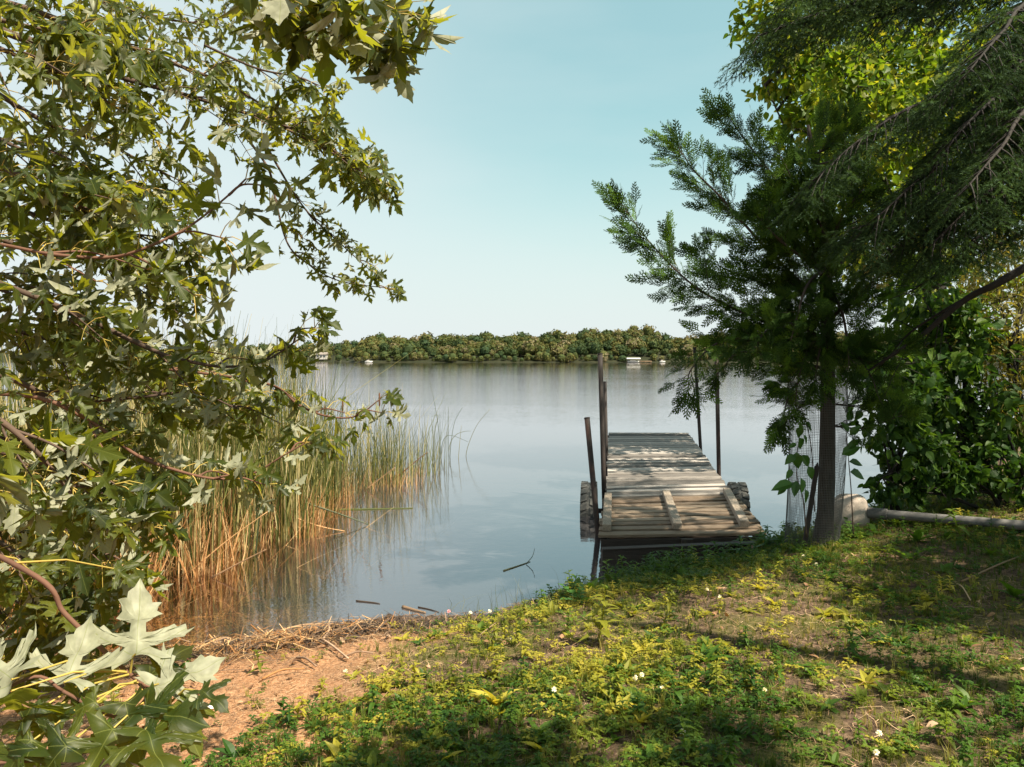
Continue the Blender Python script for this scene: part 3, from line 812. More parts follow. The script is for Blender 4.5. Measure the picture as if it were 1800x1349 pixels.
    for q in ([(242, 1196, 1.04), (255, 1230, 1.0), (200, 1260, .98), (110, 1215, .96)], [(250, 1200, 1.04), (290, 1250, 1.0), (230, 1290, .96), (120, 1330, .93), (-60, 1345, .9)], [(110, 1215, .96), (60, 1190, .95), (-40, 1240, .92)]):
        Q = spline([at(*p) for p in q], 6); gb.tube(Q, .0022, 5)
    b = gb.build('branch', M['red_twig'], root, smooth=True)
    gl = Geo(); LP = []; LY = []; LN = []; LS = []
    small = [[], [], [], []]
    for p in S[::1]:
        if p[0] > -.66 * p[1] - .12 or p[0] < -3.6: continue
        for _ in range(3):
            d = norm(rng.normal(size=3) + A([-.2, 0, -.2])); e = p + d * random.uniform(.05, .16)
            gl.tube([p, (p + e) / 2 + A([0, 0, .01]), e], [.0018, .0014, .0012], 3, 1, random.random(), cap=False)
            for q, v in zip(small, (e, d + A([0, 0, -.5]), A([0, 0, 1.]) + rng.normal(size=3) * .5, random.uniform(.06, .10))): q.append(v)
    add_leaves(gl, MAPLES, A(small[0]), A(small[1]), A(small[2]), A(small[3]), 0)
    # base px, tip px, depths, length scale, normal (up = top side, towards camera shows that side)
    big = [((238, 1150), (248, 1068), 1.04, 1.00, .150, 'u'), ((270, 1205), (372, 1178), 1.0, .95, .135, 'u'), ((112, 1200), (145, 1145), .96, .94, .125, 'u'), ((20, 1195), (-40, 1140), .92, .92, .13, 'u'),
           ((20, 1215), (30, 1290), .90, .86, .13, 'u'), ((262, 1190), (325, 1130), 1.04, 1.08, .10, 't'), ((250, 1250), (380, 1260), .98, .95, .12, 't'), ((200, 1280), (160, 1345), .95, .92, .13, 't'),
           ((255, 1285), (290, 1345), .95, .90, .13, 't'), ((350, 1215), (400, 1235), 1.0, .98, .07, 't'), ((170, 1235), (100, 1260), .97, .95, .09, 't'), ((60, 1300), (10, 1345), .92, .9, .13, 't'), ((120, 1310), (70, 1360), .92, .9, .12, 't'),
           ((180, 1180), (165, 1245), 1.1, 1.1, .06, 't'), ((100, 1080), (75, 1030), 1.15, 1.2, .08, 't'), ((110, 1085), (150, 1120), 1.15, 1.1, .06, 't'), ((60, 1010), (100, 960), 1.2, 1.25, .09, 't'), ((200, 1000), (250, 1030), 1.3, 1.3, .07, 't'), ((300, 1240), (340, 1290), 1.0, .97, .10, 't'), ((220, 1235), (235, 1300), .98, .95, .11, 't'), ((90, 1250), (60, 1300), .95, .93, .10, 't'), ((190, 1215), (175, 1175), 1.05, 1.05, .05, 'u'), ((40, 1265), (110, 1235), .93, .95, .08, 't')]
    for (p, q, d0, d1, sz, side) in big:
        a, e = at(*p, d0), at(*q, d1 if side == 't' else d0 + .07)
        toc = norm(CAM - a)
        nn = toc * (.55 if side == 't' else -.8) + A([random.gauss(.1, .2), 0, .75 if side == 't' else -.5]) + A([random.gauss(0, .15), random.gauss(0, .15), random.gauss(0, .15)])
        LP.append(a); LY.append(e - a); LN.append(nn); LS.append(sz)
        k = np.argmin(np.linalg.norm(S - a, axis=1)); src = S[k] if np.linalg.norm(S[k] - a) < .25 else a - norm(e - a) * .06
        gl.tube([src, (src + a) / 2 + A([0, 0, .01]), a], [.0018, .0014, .0012], 4, 1, random.random(), cap=False)
    add_leaves(gl, BIGMAPLES, A(LP), A(LY), A(LN), A(LS) * .74, 0)
    gl.build('foliage', [M['maple'], M['petiole']], b, smooth=True)
    print('maple leaves', tot)


maple()


# ---------------------------------------------------------------- cedar beside the dock
def cedar():
    bx = at(1448, 950, 6.05); z0 = float(ground_h(bx[0], bx[1]))
    root = empty('cedar_tree', (bx[0], bx[1], z0), 'small dark white cedar with upswept feathery branches rising from the wire mesh guard', 'tree')
    tp = spline([(bx[0] - .01, bx[1], z0 - .1), at(1453, 850, 6.05), at(1455, 640, 6.05), at(1450, 480, 6.05), at(1440, 330, 6.05), at(1420, 220, 6.0)], 6)
    g = Geo(); rr = np.interp(np.linspace(0, 1, len(tp)), [0, .12, .5, 1], [.092, .064, .05, .012]); g.tube(tp, rr, 12)
    tr = g.build('trunk', M['cedar_bark'], root, smooth=True)

    def bough(pts, wid, dens=1.0, pale=False, r0=.016, fl=.205, t0=.05):
        P = [at(*p) if len(p) == 3 and p[0] > 50 else A(p) for p in pts]
        S = spline(P, 8); n = len(S)
        gb = Geo(); gb.tube(S, np.linspace(r0, .002, n), 5, 0, random.random())
        seg = np.linalg.norm(np.diff(S, axis=0), axis=1); cum = np.r_[0, np.cumsum(seg)]; L = cum[-1]
        fp = []; fy = []; fn = []; fs = []
        nb = int(L / .05 * dens)
        for k in range(nb):
            f = t0 + (1 - t0) * (k + random.random()) / nb; s = f * L
            i = min(np.searchsorted(cum, s, 'right') - 1, n - 2); u = (s - cum[i]) / seg[i]; p = S[i] * (1 - u) + S[i + 1] * u; t = norm(S[i + 1] - S[i])
            a = norm(np.cross(t, norm(A([random.gauss(0, 1), random.gauss(0, 1), random.gauss(0, 1)]))))
            d = norm(t * random.uniform(.6, 1.1) + a * random.uniform(.4, 1.0) + A([0, 0, .12]))
            l = wid * random.uniform(.5, 1.1) * (1.05 - .72 * f) + .03
            Q = [p, p + d * l * .5, p + d * l + A([0, 0, .06 * l])]
            gb.tube(Q, [.003, .002, .001], 3, 0, random.random(), cap=False)
            m = max(2, int(l / .042))
            for j in range(m):
                v = (j + .6) / m; q = Q[0] + (Q[2] - Q[0]) * v
                b2 = norm(np.cross(d, norm(A([random.gauss(0, 1), random.gauss(0, 1), random.gauss(0, 1)]))))
                fp.append(q); fy.append(d + b2 * random.uniform(.3, .9) + A([-.05, 0, random.uniform(-.25, .25)])); fn.append(A([random.gauss(0, 1), random.gauss(0, 1), random.gauss(0, .8)])); fs.append(fl * random.uniform(.5, 1.05))
            fp.append(Q[2]); fy.append(d); fn.append(A([random.gauss(0, 1), random.gauss(0, 1), random.gauss(0, .7)])); fs.append(fl * .8)
        for _ in range(4):
            fp.append(S[-1]); fy.append(S[-1] - S[-4] + .03 * rng.normal(size=3)); fn.append(rng.normal(size=3)); fs.append(fl)
        b = gb.build('branch', M['cedar_bark'], root, smooth=True)
        gl = Geo(); add_leaves(gl, FRONDS, A(fp), A(fy), A(fn), A(fs), 0)
        gl.build('foliage', M['cedar_pale'] if pale else M['cedar'], b)
        return len(fp)
    n = 0
    n += bough([(1455, 610, 6.05), (1330, 560, 5.95), (1230, 510, 5.85), (1150, 435, 5.8), (1095, 362, 5.75)], .42, 1.15)
    n += bough([(1452, 540, 6.05), (1350, 440, 6.0), (1270, 350, 5.95), (1220, 300, 5.9), (1192, 258, 5.9)], .50, 1.2)
    n += bough([(1450, 470, 6.05), (1380, 340, 6.05), (1320, 260, 6.1), (1282, 208, 6.1)], .40, 1.1)
    n += bough([(1455, 640, 6.05), (1370, 600, 5.9), (1270, 600, 5.75), (1215, 650, 5.7), (1210, 690, 5.7)], .30, .9)
    n += bough([(1455, 650, 6.05), (1370, 630, 6.2), (1300, 620, 6.3), (1260, 660, 6.35)], .28, .9)
    n += bough([(1452, 560, 6.05), (1370, 510, 6.2), (1290, 480, 6.4), (1230, 450, 6.5)], .42)
    n += bough([(1445, 400, 6.05), (1400, 330, 5.9), (1370, 270, 5.8)], .38)
    n += bough([(1448, 480, 6.05), (1380, 430, 5.7), (1330, 380, 5.5)], .42)
    n += bough([(1452, 600, 6.05), (1400, 570, 5.7), (1350, 580, 5.4), (1320, 620, 5.3)], .32)
    n += bough([(1452, 580, 6.05), (1480, 540, 5.8), (1530, 500, 5.6), (1570, 470, 5.5)], .36)
    n += bough([(1450, 500, 6.05), (1500, 440, 6.1), (1570, 390, 6.2), (1620, 360, 6.2)], .40)
    n += bough([(1448, 450, 6.05), (1480, 380, 5.8), (1520, 330, 5.6)], .36)
    n += bough([(1440, 360, 6.05), (1440, 280, 6.1), (1450, 220, 6.2)], .32)
    n += bough([(1455, 620, 6.05), (1510, 600, 6.0), (1580, 600, 5.9)], .34)
    n += bough([(1455, 660, 6.05), (1420, 660, 5.8), (1390, 690, 5.7), (1375, 740, 5.7)], .24, .8)
    n += bough([(1455, 700, 6.05), (1400, 720, 6.0), (1370, 760, 6.0)], .18, .7)
    n += bough([(1452, 560, 6.05), (1450, 520, 6.6), (1440, 470, 7.0)], .42)
    n += bough([(1448, 420, 6.05), (1400, 380, 6.6), (1350, 350, 6.9)], .42)
    n += bough([(1455, 540, 6.05), (1452, 560, 5.75), (1440, 620, 5.55), (1432, 670, 5.5)], .24)
    n += bough([(1455, 500, 6.05), (1480, 550, 5.75), (1490, 610, 5.6), (1492, 650, 5.55)], .26)
    n += bough([(1455, 590, 6.05), (1425, 610, 5.75), (1405, 660, 5.6), (1398, 710, 5.6)], .22)
    n += bough([(1455, 470, 6.05), (1420, 500, 5.7), (1400, 560, 5.5), (1390, 600, 5.45)], .30)
    n += bough([(1455, 610, 6.05), (1500, 620, 5.8), (1530, 660, 5.7), (1545, 700, 5.7)], .26)
    for k in range(16):
        f = random.uniform(.30, .95); i = int(f * (len(tp) - 1)); p = tp[i]; an = random.random() * 6.28; L = random.uniform(.35, .75) * (1.15 - .6 * f)
        d = A([math.cos(an), math.sin(an), random.uniform(-.1, .5)])
        n += bough([p, p + d * L * .5, p + d * L + A([0, 0, .12])], .26, 1.0, r0=.010, fl=.17)
    bough([(1520, 520, 5.6), (1560, 470, 5.5), (1600, 440, 5.45)], .12, .6, True, .004)
    print('cedar fronds', n)


cedar()


# ---------------------------------------------------------------- spruce overhanging from the right
def spruce():
    bx = A([4.9, 5.4]); z0 = float(ground_h(*bx))
    root = empty('spruce_tree', (bx[0], bx[1], z0), 'tall dark spruce standing off to the right whose drooping needle boughs overhang the bank', 'tree')
    tp = A([(bx[0], bx[1], z0 - .1), (bx[0], bx[1], 3), (bx[0] + .05, bx[1], 6), (bx[0], bx[1], 9.5)])
    g = Geo(); g.tube(spline(tp, 5), np.linspace(.17, .02, 16), 12); g.build('trunk', M['spruce_bark'], root, smooth=True)

    def bough(P, wid, dens=1.45, r0=.018, bare=.25, sz=.17):
        S = spline(P, 8); n = len(S)
        gb = Geo(); gb.tube(S, np.linspace(r0, .003, n), 6, 0, random.random())
        seg = np.linalg.norm(np.diff(S, axis=0), axis=1); cum = np.r_[0, np.cumsum(seg)]; L = cum[-1]
        fp = []; fy = []; fn = []; fs = []
        nb = int(L / .055 * dens)
        for k in range(nb):
            f = bare + (1 - bare) * (k + random.random()) / nb; s = f * L
            i = min(np.searchsorted(cum, s, 'right') - 1, n - 2); u = (s - cum[i]) / seg[i]; p = S[i] * (1 - u) + S[i + 1] * u; t = norm(S[i + 1] - S[i])
            sd = norm(np.cross(t, A([0, 0, 1.]))) * (1 if k % 2 else -1)
            d = norm(t * .8 + sd * random.uniform(.5, 1.0) + A([0, 0, random.uniform(-.45, .05)]))
            l = wid * random.uniform(.5, 1.1) * (1.1 - .75 * f) + .05
            Q = spline([p, p + d * l * .5 + A([0, 0, -.02 * l]), p + d * l + A([0, 0, -.22 * l])], 4)
            gb.tube(Q, np.linspace(.005, .0015, len(Q)), 4, 0, random.random(), cap=False)
            m = max(2, int(l / .07))
            for j in range(m):
                v = .15 + .85 * (j + .5) / m; ii = min(int(v * (len(Q) - 1)), len(Q) - 2); q = Q[ii] + (Q[ii + 1] - Q[ii]) * (v * (len(Q) - 1) - ii)
                sd2 = norm(np.cross(d, A([random.gauss(0, .3), random.gauss(0, .3), 1.]))) * (1 if j % 2 else -1)
                fp.append(q); fy.append(d * .8 + sd2 * random.uniform(.4, .9) + A([0, 0, random.uniform(-.7, .0)])); fn.append(A([random.gauss(0, .4), random.gauss(0, .4), 1])); fs.append(sz * random.uniform(.7, 1.15))
            fp.append(Q[-1]); fy.append(Q[-1] - Q[-2]); fn.append(A([0, .1, 1.])); fs.append(sz)
        b = gb.build('branch', M['spruce_bark'], root, smooth=True)
        gl = Geo(); add_leaves(gl, SPR, A(fp), A(fy), A(fn), A(fs), 0); gl.build('foliage', M['spruce'], b)
        return len(fp)
    n = 0

    def tk(z): return A([bx[0], bx[1], z])
    for P, w in (([tk(4.9), at(1760, -60, 5.0), at(1600, -20, 4.9), at(1450, 20, 4.8), at(1335, 62, 4.75)], .6),
                 ([tk(4.6), at(1800, 60, 4.8), at(1680, 150, 4.6), at(1580, 200, 4.5), at(1500, 255, 4.45), at(1440, 310, 4.45)], .6),
                 ([tk(4.3), at(1800, 140, 4.7), at(1700, 240, 4.4), at(1600, 330, 4.3), at(1545, 380, 4.3)], .55),
                 ([tk(3.9), at(1800, 270, 4.9), at(1700, 370, 4.7), at(1620, 410, 4.6), at(1560, 440, 4.6)], .5),
                 ([tk(5.2), at(1810, -150, 4.8), at(1650, -110, 4.7), at(1500, -50, 4.7), at(1400, -10, 4.6)], .6),
                 ([tk(4.2), at(1850, 160, 4.2), at(1760, 260, 3.9), at(1700, 330, 3.8)], .45),
                 ([tk(4.8), at(1850, -20, 4.0), at(1760, 60, 3.7), at(1700, 130, 3.6)], .45),
                 ([tk(4.1), at(1800, 200, 5.0), at(1690, 310, 4.8), at(1590, 380, 4.7), at(1500, 400, 4.7)], .55),
                 ([tk(4.0), at(1850, 220, 4.6), at(1780, 300, 4.4), at(1700, 370, 4.3), at(1640, 430, 4.3)], .5),
                 ([tk(4.6), at(1850, 60, 4.5), at(1770, 150, 4.3), at(1690, 230, 4.2), at(1640, 300, 4.2)], .5),
                 ([tk(3.7), at(1810, 330, 4.7), at(1740, 400, 4.5), at(1690, 440, 4.4)], .4)):
        n += bough(P, w)
    # the crown above and around, outside the picture, throws the shade on the bank
    for k in range(26):
        z = 4.4 + 4.6 * k / 26; an = k * 2.4 + .4; L = 2.6 * (1.15 - (z - 3.2) / 7.0) + .3
        d = A([math.cos(an), math.sin(an), 0])
        if d[0] < -.2 and z < 5.2 and d[1] > -.3: continue
        n += bough([tk(z), tk(z) + d * L * .5 + A([0, 0, -.1]), tk(z) + d * L + A([0, 0, -.45])], .7, .55, sz=.24)
    # bare dead limbs slanting down into the shrubs
    for P, r in (([tk(3.3), at(1800, 472, 5.3), at(1700, 525, 5.4), at(1620, 590, 5.5), at(1575, 620, 5.5), at(1530, 650, 5.6), at(1490, 672, 5.6)], .024),
                 ([tk(3.5), at(1800, 408, 5.6), at(1730, 440, 5.7), at(1650, 482, 5.8), at(1590, 520, 5.9)], .018),
                 ([tk(3.25), at(1760, 490, 5.6), at(1670, 540, 5.7), at(1600, 585, 5.8), at(1560, 630, 5.9)], .013),
                 ([tk(3.8), at(1800, 330, 5.2), at(1720, 360, 5.3), at(1640, 395, 5.3), at(1590, 430, 5.4)], .018)):
        g = Geo(); S = spline(P, 7); g.tube(S, np.linspace(r * 1.3, .004, len(S)), 7)
        for k in range(7):
            i = random.randint(8, len(S) - 3); d = norm(S[i + 1] - S[i] + rng.normal(size=3) * .5 * np.linalg.norm(S[i + 1] - S[i])) * random.uniform(.15, .5)
            g.tube([S[i], S[i] + d * .6, S[i] + d + A([0, 0, -.04])], [.004, .003, .001], 4)
        g.build('dead_limb', M['spruce_bark'], root, smooth=True)
    print('spruce twigs', n)


spruce()


# ---------------------------------------------------------------- broadleaf trees and shrubs on the right
def leafy(name, base, label, cat, stems, clusters, leafmat, size, tpls, group=None, up=.5, bark='spruce_bark', hang=.4):
    """clusters: list of (centre, radii, number)"""
    root = empty(name, base, label, cat, group)
    g = Geo()
    for P, r in stems: S = spline(P, 6); g.tube(S, np.linspace(r, r * .3, len(S)), 8, 0, random.random())
    for c, rad, n in clusters:      # a limb out to each clump, twigs inside it
        P0 = A(stems[0][0]); S = spline(stems[random.randrange(len(stems))][0], 6); k = np.argmin(np.linalg.norm(S - (A(c) - A([0, 0, .5 * rad[2] + .3])), axis=1)); s = S[k]
        g.tube([s, (s + A(c)) / 2 + A([0, 0, .05]), A(c)], [.012 + .01 * np.linalg.norm(A(c) - s) / 2, .012, .004], 5, 0, random.random())
        for _ in range(6):
            e = A(c) + norm(rng.normal(size=3)) * A(rad) * .9; g.tube([A(c), (A(c) + e) / 2 + rng.normal(size=3) * .03, e], [.005, .004, .0015], 4, 0, random.random(), cap=False)
    g.build('trunk', M[bark], root, smooth=True)
    for c, rad, n in clusters:
        v = norm(rng.normal(size=(n, 3))); rr = rng.random(n) ** .45
        # sub-clumps so the outline breaks up
        k = max(4, n // 28); sc = norm(rng.normal(size=(k, 3))) * (rng.random(k)[:, None] ** .4) * .85
        w = rng.integers(0, k, n); p = sc[w] + rng.normal(size=(n, 3)) * .17
        pos = A(c) + p * A(rad)
        y = norm(p) * .5 + rng.normal(size=(n, 3)) * .5 + A([0, 0, -hang])
        nn = A([0, 0, up]) + rng.normal(size=(n, 3)) * .6
        gl = Geo(); add_leaves(gl, tpls, pos, y, nn, size * rng.uniform(.6, 1.2, n), 0, np.clip(rng.random(n) * .8 + rng.random(k)[w] * .3 - .05, 0, 1))
        gl.build('foliage', M[leafmat], root)


def clus(specs):
    return [(at(px, py, d), (rx, ry, rz), n) for (px, py, d, rx, ry, rz, n) in specs]


b = A([6.3, 11.3]); z = float(ground_h(*b))
leafy('broadleaf_tree', (b[0], b[1], z), 'bright green broadleaf tree rising behind the dark spruce boughs at upper right', 'tree',
      [([(b[0], b[1], z - .1), (b[0] - .1, b[1], 3), (b[0] - .3, b[1], 5.5), (b[0] - .2, b[1], 8.5)], .14), ([(b[0], b[1], 2), (b[0] - .7, b[1] - .2, 3.6), (b[0] - 1.5, b[1] - .5, 5.2)], .06), ([(b[0], b[1], 2.4), (b[0] - .9, b[1] - .5, 3.2), at(1415, 290, 10.6), at(1385, 235, 10.6), at(1345, 150, 10.6)], .03)],
      clus([(1385, 40, 10.7, 0.81, 0.88, 0.62, 1040), (1480, 60, 11.1, 1.00, 1.00, 0.88, 1170), (1580, 20, 11.5, 1.12, 1.12, 1.00, 1170), (1380, 120, 10.5, 0.56, 0.62, 0.44, 546), (1450, 160, 10.8, 0.75, 0.75, 0.62, 975), (1540, 150, 11.1, 0.88, 1.00, 0.75, 1040),
            (1420, 235, 10.5, 0.50, 0.62, 0.44, 546), (1500, 255, 10.8, 0.75, 0.75, 0.62, 910), (1640, 130, 11.4, 1.00, 1.00, 1.00, 910), (1750, 80, 11.7, 1.12, 1.12, 1.12, 910), (1430, -60, 10.9, 1.12, 1.12, 0.88, 780), (1600, -90, 11.5, 1.25, 1.25, 1.00, 780), (1750, -60, 11.9, 1.25, 1.25, 1.00, 650),
            (1700, 260, 11.7, 1.00, 1.00, 0.88, 780), (1800, 300, 11.8, 1.00, 1.00, 1.00, 780), (1620, 340, 11.3, 0.88, 0.88, 0.75, 780), (1530, 350, 11.0, 0.62, 0.62, 0.50, 520), (1720, 420, 11.5, 0.88, 0.88, 0.75, 650), (1480, 300, 13.2, .9, .9, .8, 600), (1590, 260, 13.4, 1., 1., .9, 600), (1560, 120, 13.2, 1., 1., .9, 600), (1500, 150, 8.9, .6, .7, .5, 500), (1620, 220, 8.9, .7, .7, .6, 550), (1720, 120, 9.0, .8, .8, .7, 550), (1560, 450, 11.0, .8, .9, .6, 450), (1640, 500, 11.4, .8, .9, .6, 450), (1480, 420, 10.8, .7, .8, .5, 350), (1750, 540, 11.6, .8, .9, .6, 400), (1700, -180, 11.5, 1.2, 1.2, 1.0, 700), (1560, -200, 11.2, 1.2, 1.2, 1.0, 700)]),
      'broad', .125, OVLOW + OV, up=.55)
b = A([4.9, 1.0]); z = float(ground_h(*b))
CR = []  # unseen added tree: leaf clumps set toward the sun to shade the bank
for (ca, cc, cz, r, n) in ((2.3, 1.65, 5.3, .7, 330), (2.9, 1.9, 5.9, .85, 420), (2.2, 2.3, 5.6, .5, 170), (1.6, 1.7, 4.9, .7, 260), (2.9, 2.75, 6.0, .4, 90),
                           (2.3, 5.1, 4.5, .62, 300), (3.0, 5.6, 4.9, .62, 330), (2.2, 5.95, 4.4, .6, 300), (1.9, 5.4, 3.9, .5, 220), (3.4, 4.95, 5.6, .55, 240), (3.3, 6.4, 5.2, .6, 300), (2.4, 6.6, 4.3, .5, 240), (1.9, 4.75, 4.0, .35, 90)):
    CR.append(((ca * .8 + cc * .6, -ca * .6 + cc * .8, cz), (r, r, r * .75), int(n * (1.5 if cc < 3 else 2.6))))
leafy('broadleaf_tree', (b[0], b[1], z), 'broad leafy tree added out of view at right to cast shade over the foreground turf', 'tree',
      [([(b[0], b[1], z - .1), (b[0] - .1, b[1], 2.5), (b[0] - .2, b[1] + .2, 5), (b[0] - .2, b[1] + .3, 7.5)], .15), ([(b[0], b[1], 2.4), (b[0] + .2, b[1] + 1.2, 3.8), (b[0] + .2, b[1] + 2.2, 4.6)], .06)],
      CR, 'broad', .15, OVLOW, up=.55)
b = A([4.9, 8.4]); z = float(ground_h(*b))
SHR = [('tall', 'leafy_shrub', (1700, 880, 7.6), 'tall leafy shrub between the lake and the grey pipe, broadest of the shoreline shrubs', 'shrub', [(1690, 600, 7.5, .5, .5, .45, 420), (1640, 690, 7.3, .5, .5, .45, 430), (1720, 720, 7.4, .5, .5, .5, 430), (1680, 800, 7.2, .5, .4, .35, 380), (1620, 520, 7.6, .45, .5, .4, 340), (1600, 620, 7.7, .4, .4, .4, 320)], .115, OV),
       ('mid', 'leafy_shrub', (1570, 890, 7.0), 'dark leafy shrub right behind the pale stone', 'shrub', [(1560, 640, 7.0, .36, .4, .34, 280), (1540, 730, 6.9, .36, .35, .3, 270), (1590, 790, 6.9, .36, .3, .28, 270), (1550, 840, 6.9, .26, .25, .18, 150), (1600, 700, 7.0, .36, .35, .32, 260)], .10, OV),
       ('right', 'sunlit_yellow_shrub', (1800, 890, 7.4), 'shrub with narrow leaves coloured a sunlit yellow at the right edge above the pipe', 'shrub_lit', [(1790, 520, 7.6, .5, .5, .5, 520), (1770, 630, 7.4, .45, .45, .4, 480), (1800, 720, 7.3, .4, .4, .4, 420), (1840, 430, 7.7, .6, .5, .5, 420), (1850, 620, 7.5, .5, .5, .5, 380), (1720, 560, 7.7, .4, .4, .4, 360), (1740, 460, 7.9, .45, .4, .4, 380)], .085, LANCE),
       ('low', 'leafy_shrub', (1760, 890, 6.9), 'low leafy shrub directly behind the middle of the grey pipe', 'shrub', [(1760, 800, 6.9, .40, .3, .28, 300), (1720, 850, 6.8, .34, .25, .18, 230), (1800, 840, 6.8, .34, .28, .2, 240), (1650, 860, 6.8, .30, .22, .12, 160), (1640, 800, 7.0, .34, .3, .26, 260), (1700, 770, 7.1, .36, .3, .3, 260), (1740, 700, 7.2, .4, .3, .35, 300), (1580, 860, 6.9, .24, .2, .14, 140)], .085, OV)]
for key, nm, bp, lab, mt, cl, sz, tp_ in SHR:
    p = at(*bp); p[2] = float(ground_h(p[0], p[1]))
    st = []
    for k in range(3):
        c = at(*cl[k % len(cl)][:3]); st.append(([p + A([.1 * k - .1, 0, -.05]), (p + c) / 2 + A([random.uniform(-.1, .1), 0, 0]), c], .022))
    leafy(nm, p, lab, 'shrub', st, clus(cl), mt, sz, tp_, up=.6)


# sapling with big bright leaves right of the mesh, ash seedling and vine left of it
def sprig(name, label, cat, stem, leaves, mat, tpls, lsz, bark='maple_bark', r=.005):
    P = spline([at(*p) for p in stem], 6)
    root = empty(name, P[0], label, cat)
    g = Geo(); g.tube(P, np.linspace(r, .0018, len(P)), 6)
    gl = Geo(); LP = []; LY = []; LN = []; LS = []
    for (p, q, d, s) in leaves:
        a, e = at(*p, d), at(*q, d - random.uniform(-.03, .06)); k = np.argmin(np.linalg.norm(P - a, axis=1))
        g.tube([P[k], (P[k] + a) / 2 + A([0, 0, .01]), a], [.0018, .0015, .0012], 4)
        LP.append(a); LY.append(e - a); LS.append(np.linalg.norm(e - a) * s * .72); LN.append(norm(CAM - a) * .8 + A([random.gauss(.2, .3), 0, random.uniform(.3, .9)]))
    g.build('stem', M[bark], root, smooth=True)
    add_leaves(gl, tpls, A(LP), A(LY), A(LN), A(LS)); gl.build('foliage', M[mat], root)


sprig('vine', 'young vine with broad dark green leaves climbing the left side of the wire mesh guard', 'vine', [(1418, 945, 5.75), (1412, 880, 5.7), (1400, 830, 5.7), (1405, 770, 5.72), (1415, 740, 5.75)],
      [((1395, 850), (1340, 865), 5.65, 1.), ((1382, 856), (1358, 878), 5.65, .9), ((1400, 845), (1395, 885), 5.65, 1), ((1408, 840), (1412, 880), 5.65, 1), ((1398, 800), (1375, 815), 5.65, 1.1), ((1400, 795), (1402, 835), 5.65, 1), ((1410, 800), (1432, 830), 5.65, 1),
       ((1400, 780), (1382, 790), 5.68, 1.1), ((1405, 770), (1420, 800), 5.68, 1), ((1412, 765), (1430, 785), 5.7, 1), ((1408, 750), (1400, 775), 5.7, 1.), ((1416, 742), (1436, 765), 5.7, 1), ((1415, 860), (1430, 895), 5.65, 1), ((1392, 825), (1378, 850), 5.66, 1), ((1420, 820), (1440, 850), 5.66, 1)], 'vine', OV, .85)
sprig('ash_seedling', 'ash seedling with bright paired leaflets poking out left of the mesh guard', 'seedling', [(1432, 900, 6.5), (1425, 780, 6.5), (1400, 700, 6.45), (1365, 672, 6.4)],
      [((1372, 676), (1330, 682), 6.4, 1), ((1370, 680), (1342, 705), 6.4, 1), ((1380, 680), (1366, 708), 6.4, 1), ((1360, 672), (1345, 680), 6.4, 1), ((1385, 680), (1380, 705), 6.4, 1), ((1375, 672), (1395, 660), 6.4, 1.2), ((1362, 674), (1334, 668), 6.4, 1)], 'vine', OV, 1.)
sprig('sapling', 'sapling with a few large bright green leaves right of the mesh guard', 'sapling', [(1500, 940, 5.9), (1496, 860, 5.9), (1490, 790, 5.9), (1488, 740, 5.95)],
      [((1490, 790), (1512, 772), 5.8, 1.4), ((1480, 800), (1508, 785), 5.8, 1.6), ((1492, 760), (1478, 740), 5.8, 1.3), ((1494, 765), (1515, 745), 5.8, 1.2), ((1492, 812), (1520, 818), 5.85, 1.3), ((1494, 830), (1530, 840), 5.85, 1.2), ((1490, 740), (1500, 715), 5.9, 1.2)], 'vine', OV, 1.)
#PART3
# ---------------------------------------------------------------- mesh guard, stake, pipe, stone
def guard():
    c = at(1428, 950, 6.05); z0 = float(ground_h(c[0], c[1])) - .02; R0 = .205; H = 1.37
    g = Geo(); n = 100; w = .0012

    def rad(th, z): return R0 * (1 + .05 * math.sin(2 * th + z * 1.5) + .02 * math.sin(5 * th + z * 4)) + .01 * math.sin(z * 3 + th)
    zs = np.linspace(0, H, 12)
    for i in range(n):
        th = 2 * math.pi * i / n; P = A([[c[0] + rad(th, z) * math.cos(th) + .03 * z / H, c[1] + rad(th, z) * math.sin(th), z0 + z] for z in zs])
        g.tube(P, w, 3, 0, .5, cap=False)
    m = 108
    for k in range(m + 1):
        z = H * k / m; P = A([[c[0] + rad(t, z) * math.cos(t) + .03 * z / H, c[1] + rad(t, z) * math.sin(t), z0 + z] for t in np.linspace(0, 2 * math.pi, 49)])
        g.tube(P, w, 3, 0, .5, cap=False)
    tag(g.build('tree_guard', M['wire'], origin=(c[0], c[1], z0)), 'galvanised wire mesh cylinder wrapped around the foot of the cedar', 'mesh guard')
    a, b = at(1436, 820, 5.82), at(1411, 955, 5.82)
    b[2] = float(ground_h(b[0], b[1])) - .05
    g = Geo(); ax = norm(a - b); x = norm(np.cross(ax, A([0, 1., 0]))); y = np.cross(ax, x)
    g.bbox((a + b) / 2, x * .016, y * .012, (a - b) / 2, .003, 0, .5); g.tube([a, a + ax * .03], [.012, .004], 6)
    tag(g.build('stake', M['iron'], origin=b), 'dark leaning stake standing against the front of the mesh guard', 'stake')


guard()


def pipe():
    a = at(1530, 902, 6.6); b = at(1900, 932, 5.75)
    mid = (a + b) / 2
    ax = norm(b - a); r = .037
    root = empty('pipe', a, 'long grey plastic pipe lying on the bank in front of the shrubs', 'pipe')
    S = spline([a, a + (mid - a) * .5, mid, b], 8)
    g = Geo(); g.tube(S, r, 20, 0, .5, cap=False)
    g.tube([S[0] - ax * .001, S[0] - ax * .001 + ax * .3], [r * .8, r * .8], 16, 0, .1)
    g.build('tube', M['pipe'], root, smooth=True)
    g = Geo(); g.tube([a - ax * .02, a - ax * .02 + ax * .002, a + ax * .13, a + ax * .132], [r * 1.02, r * 1.26, r * 1.26, r * 1.02], 20, 0, .3)
    g.build('coupling', M['pipe'], root, smooth=False)


pipe()


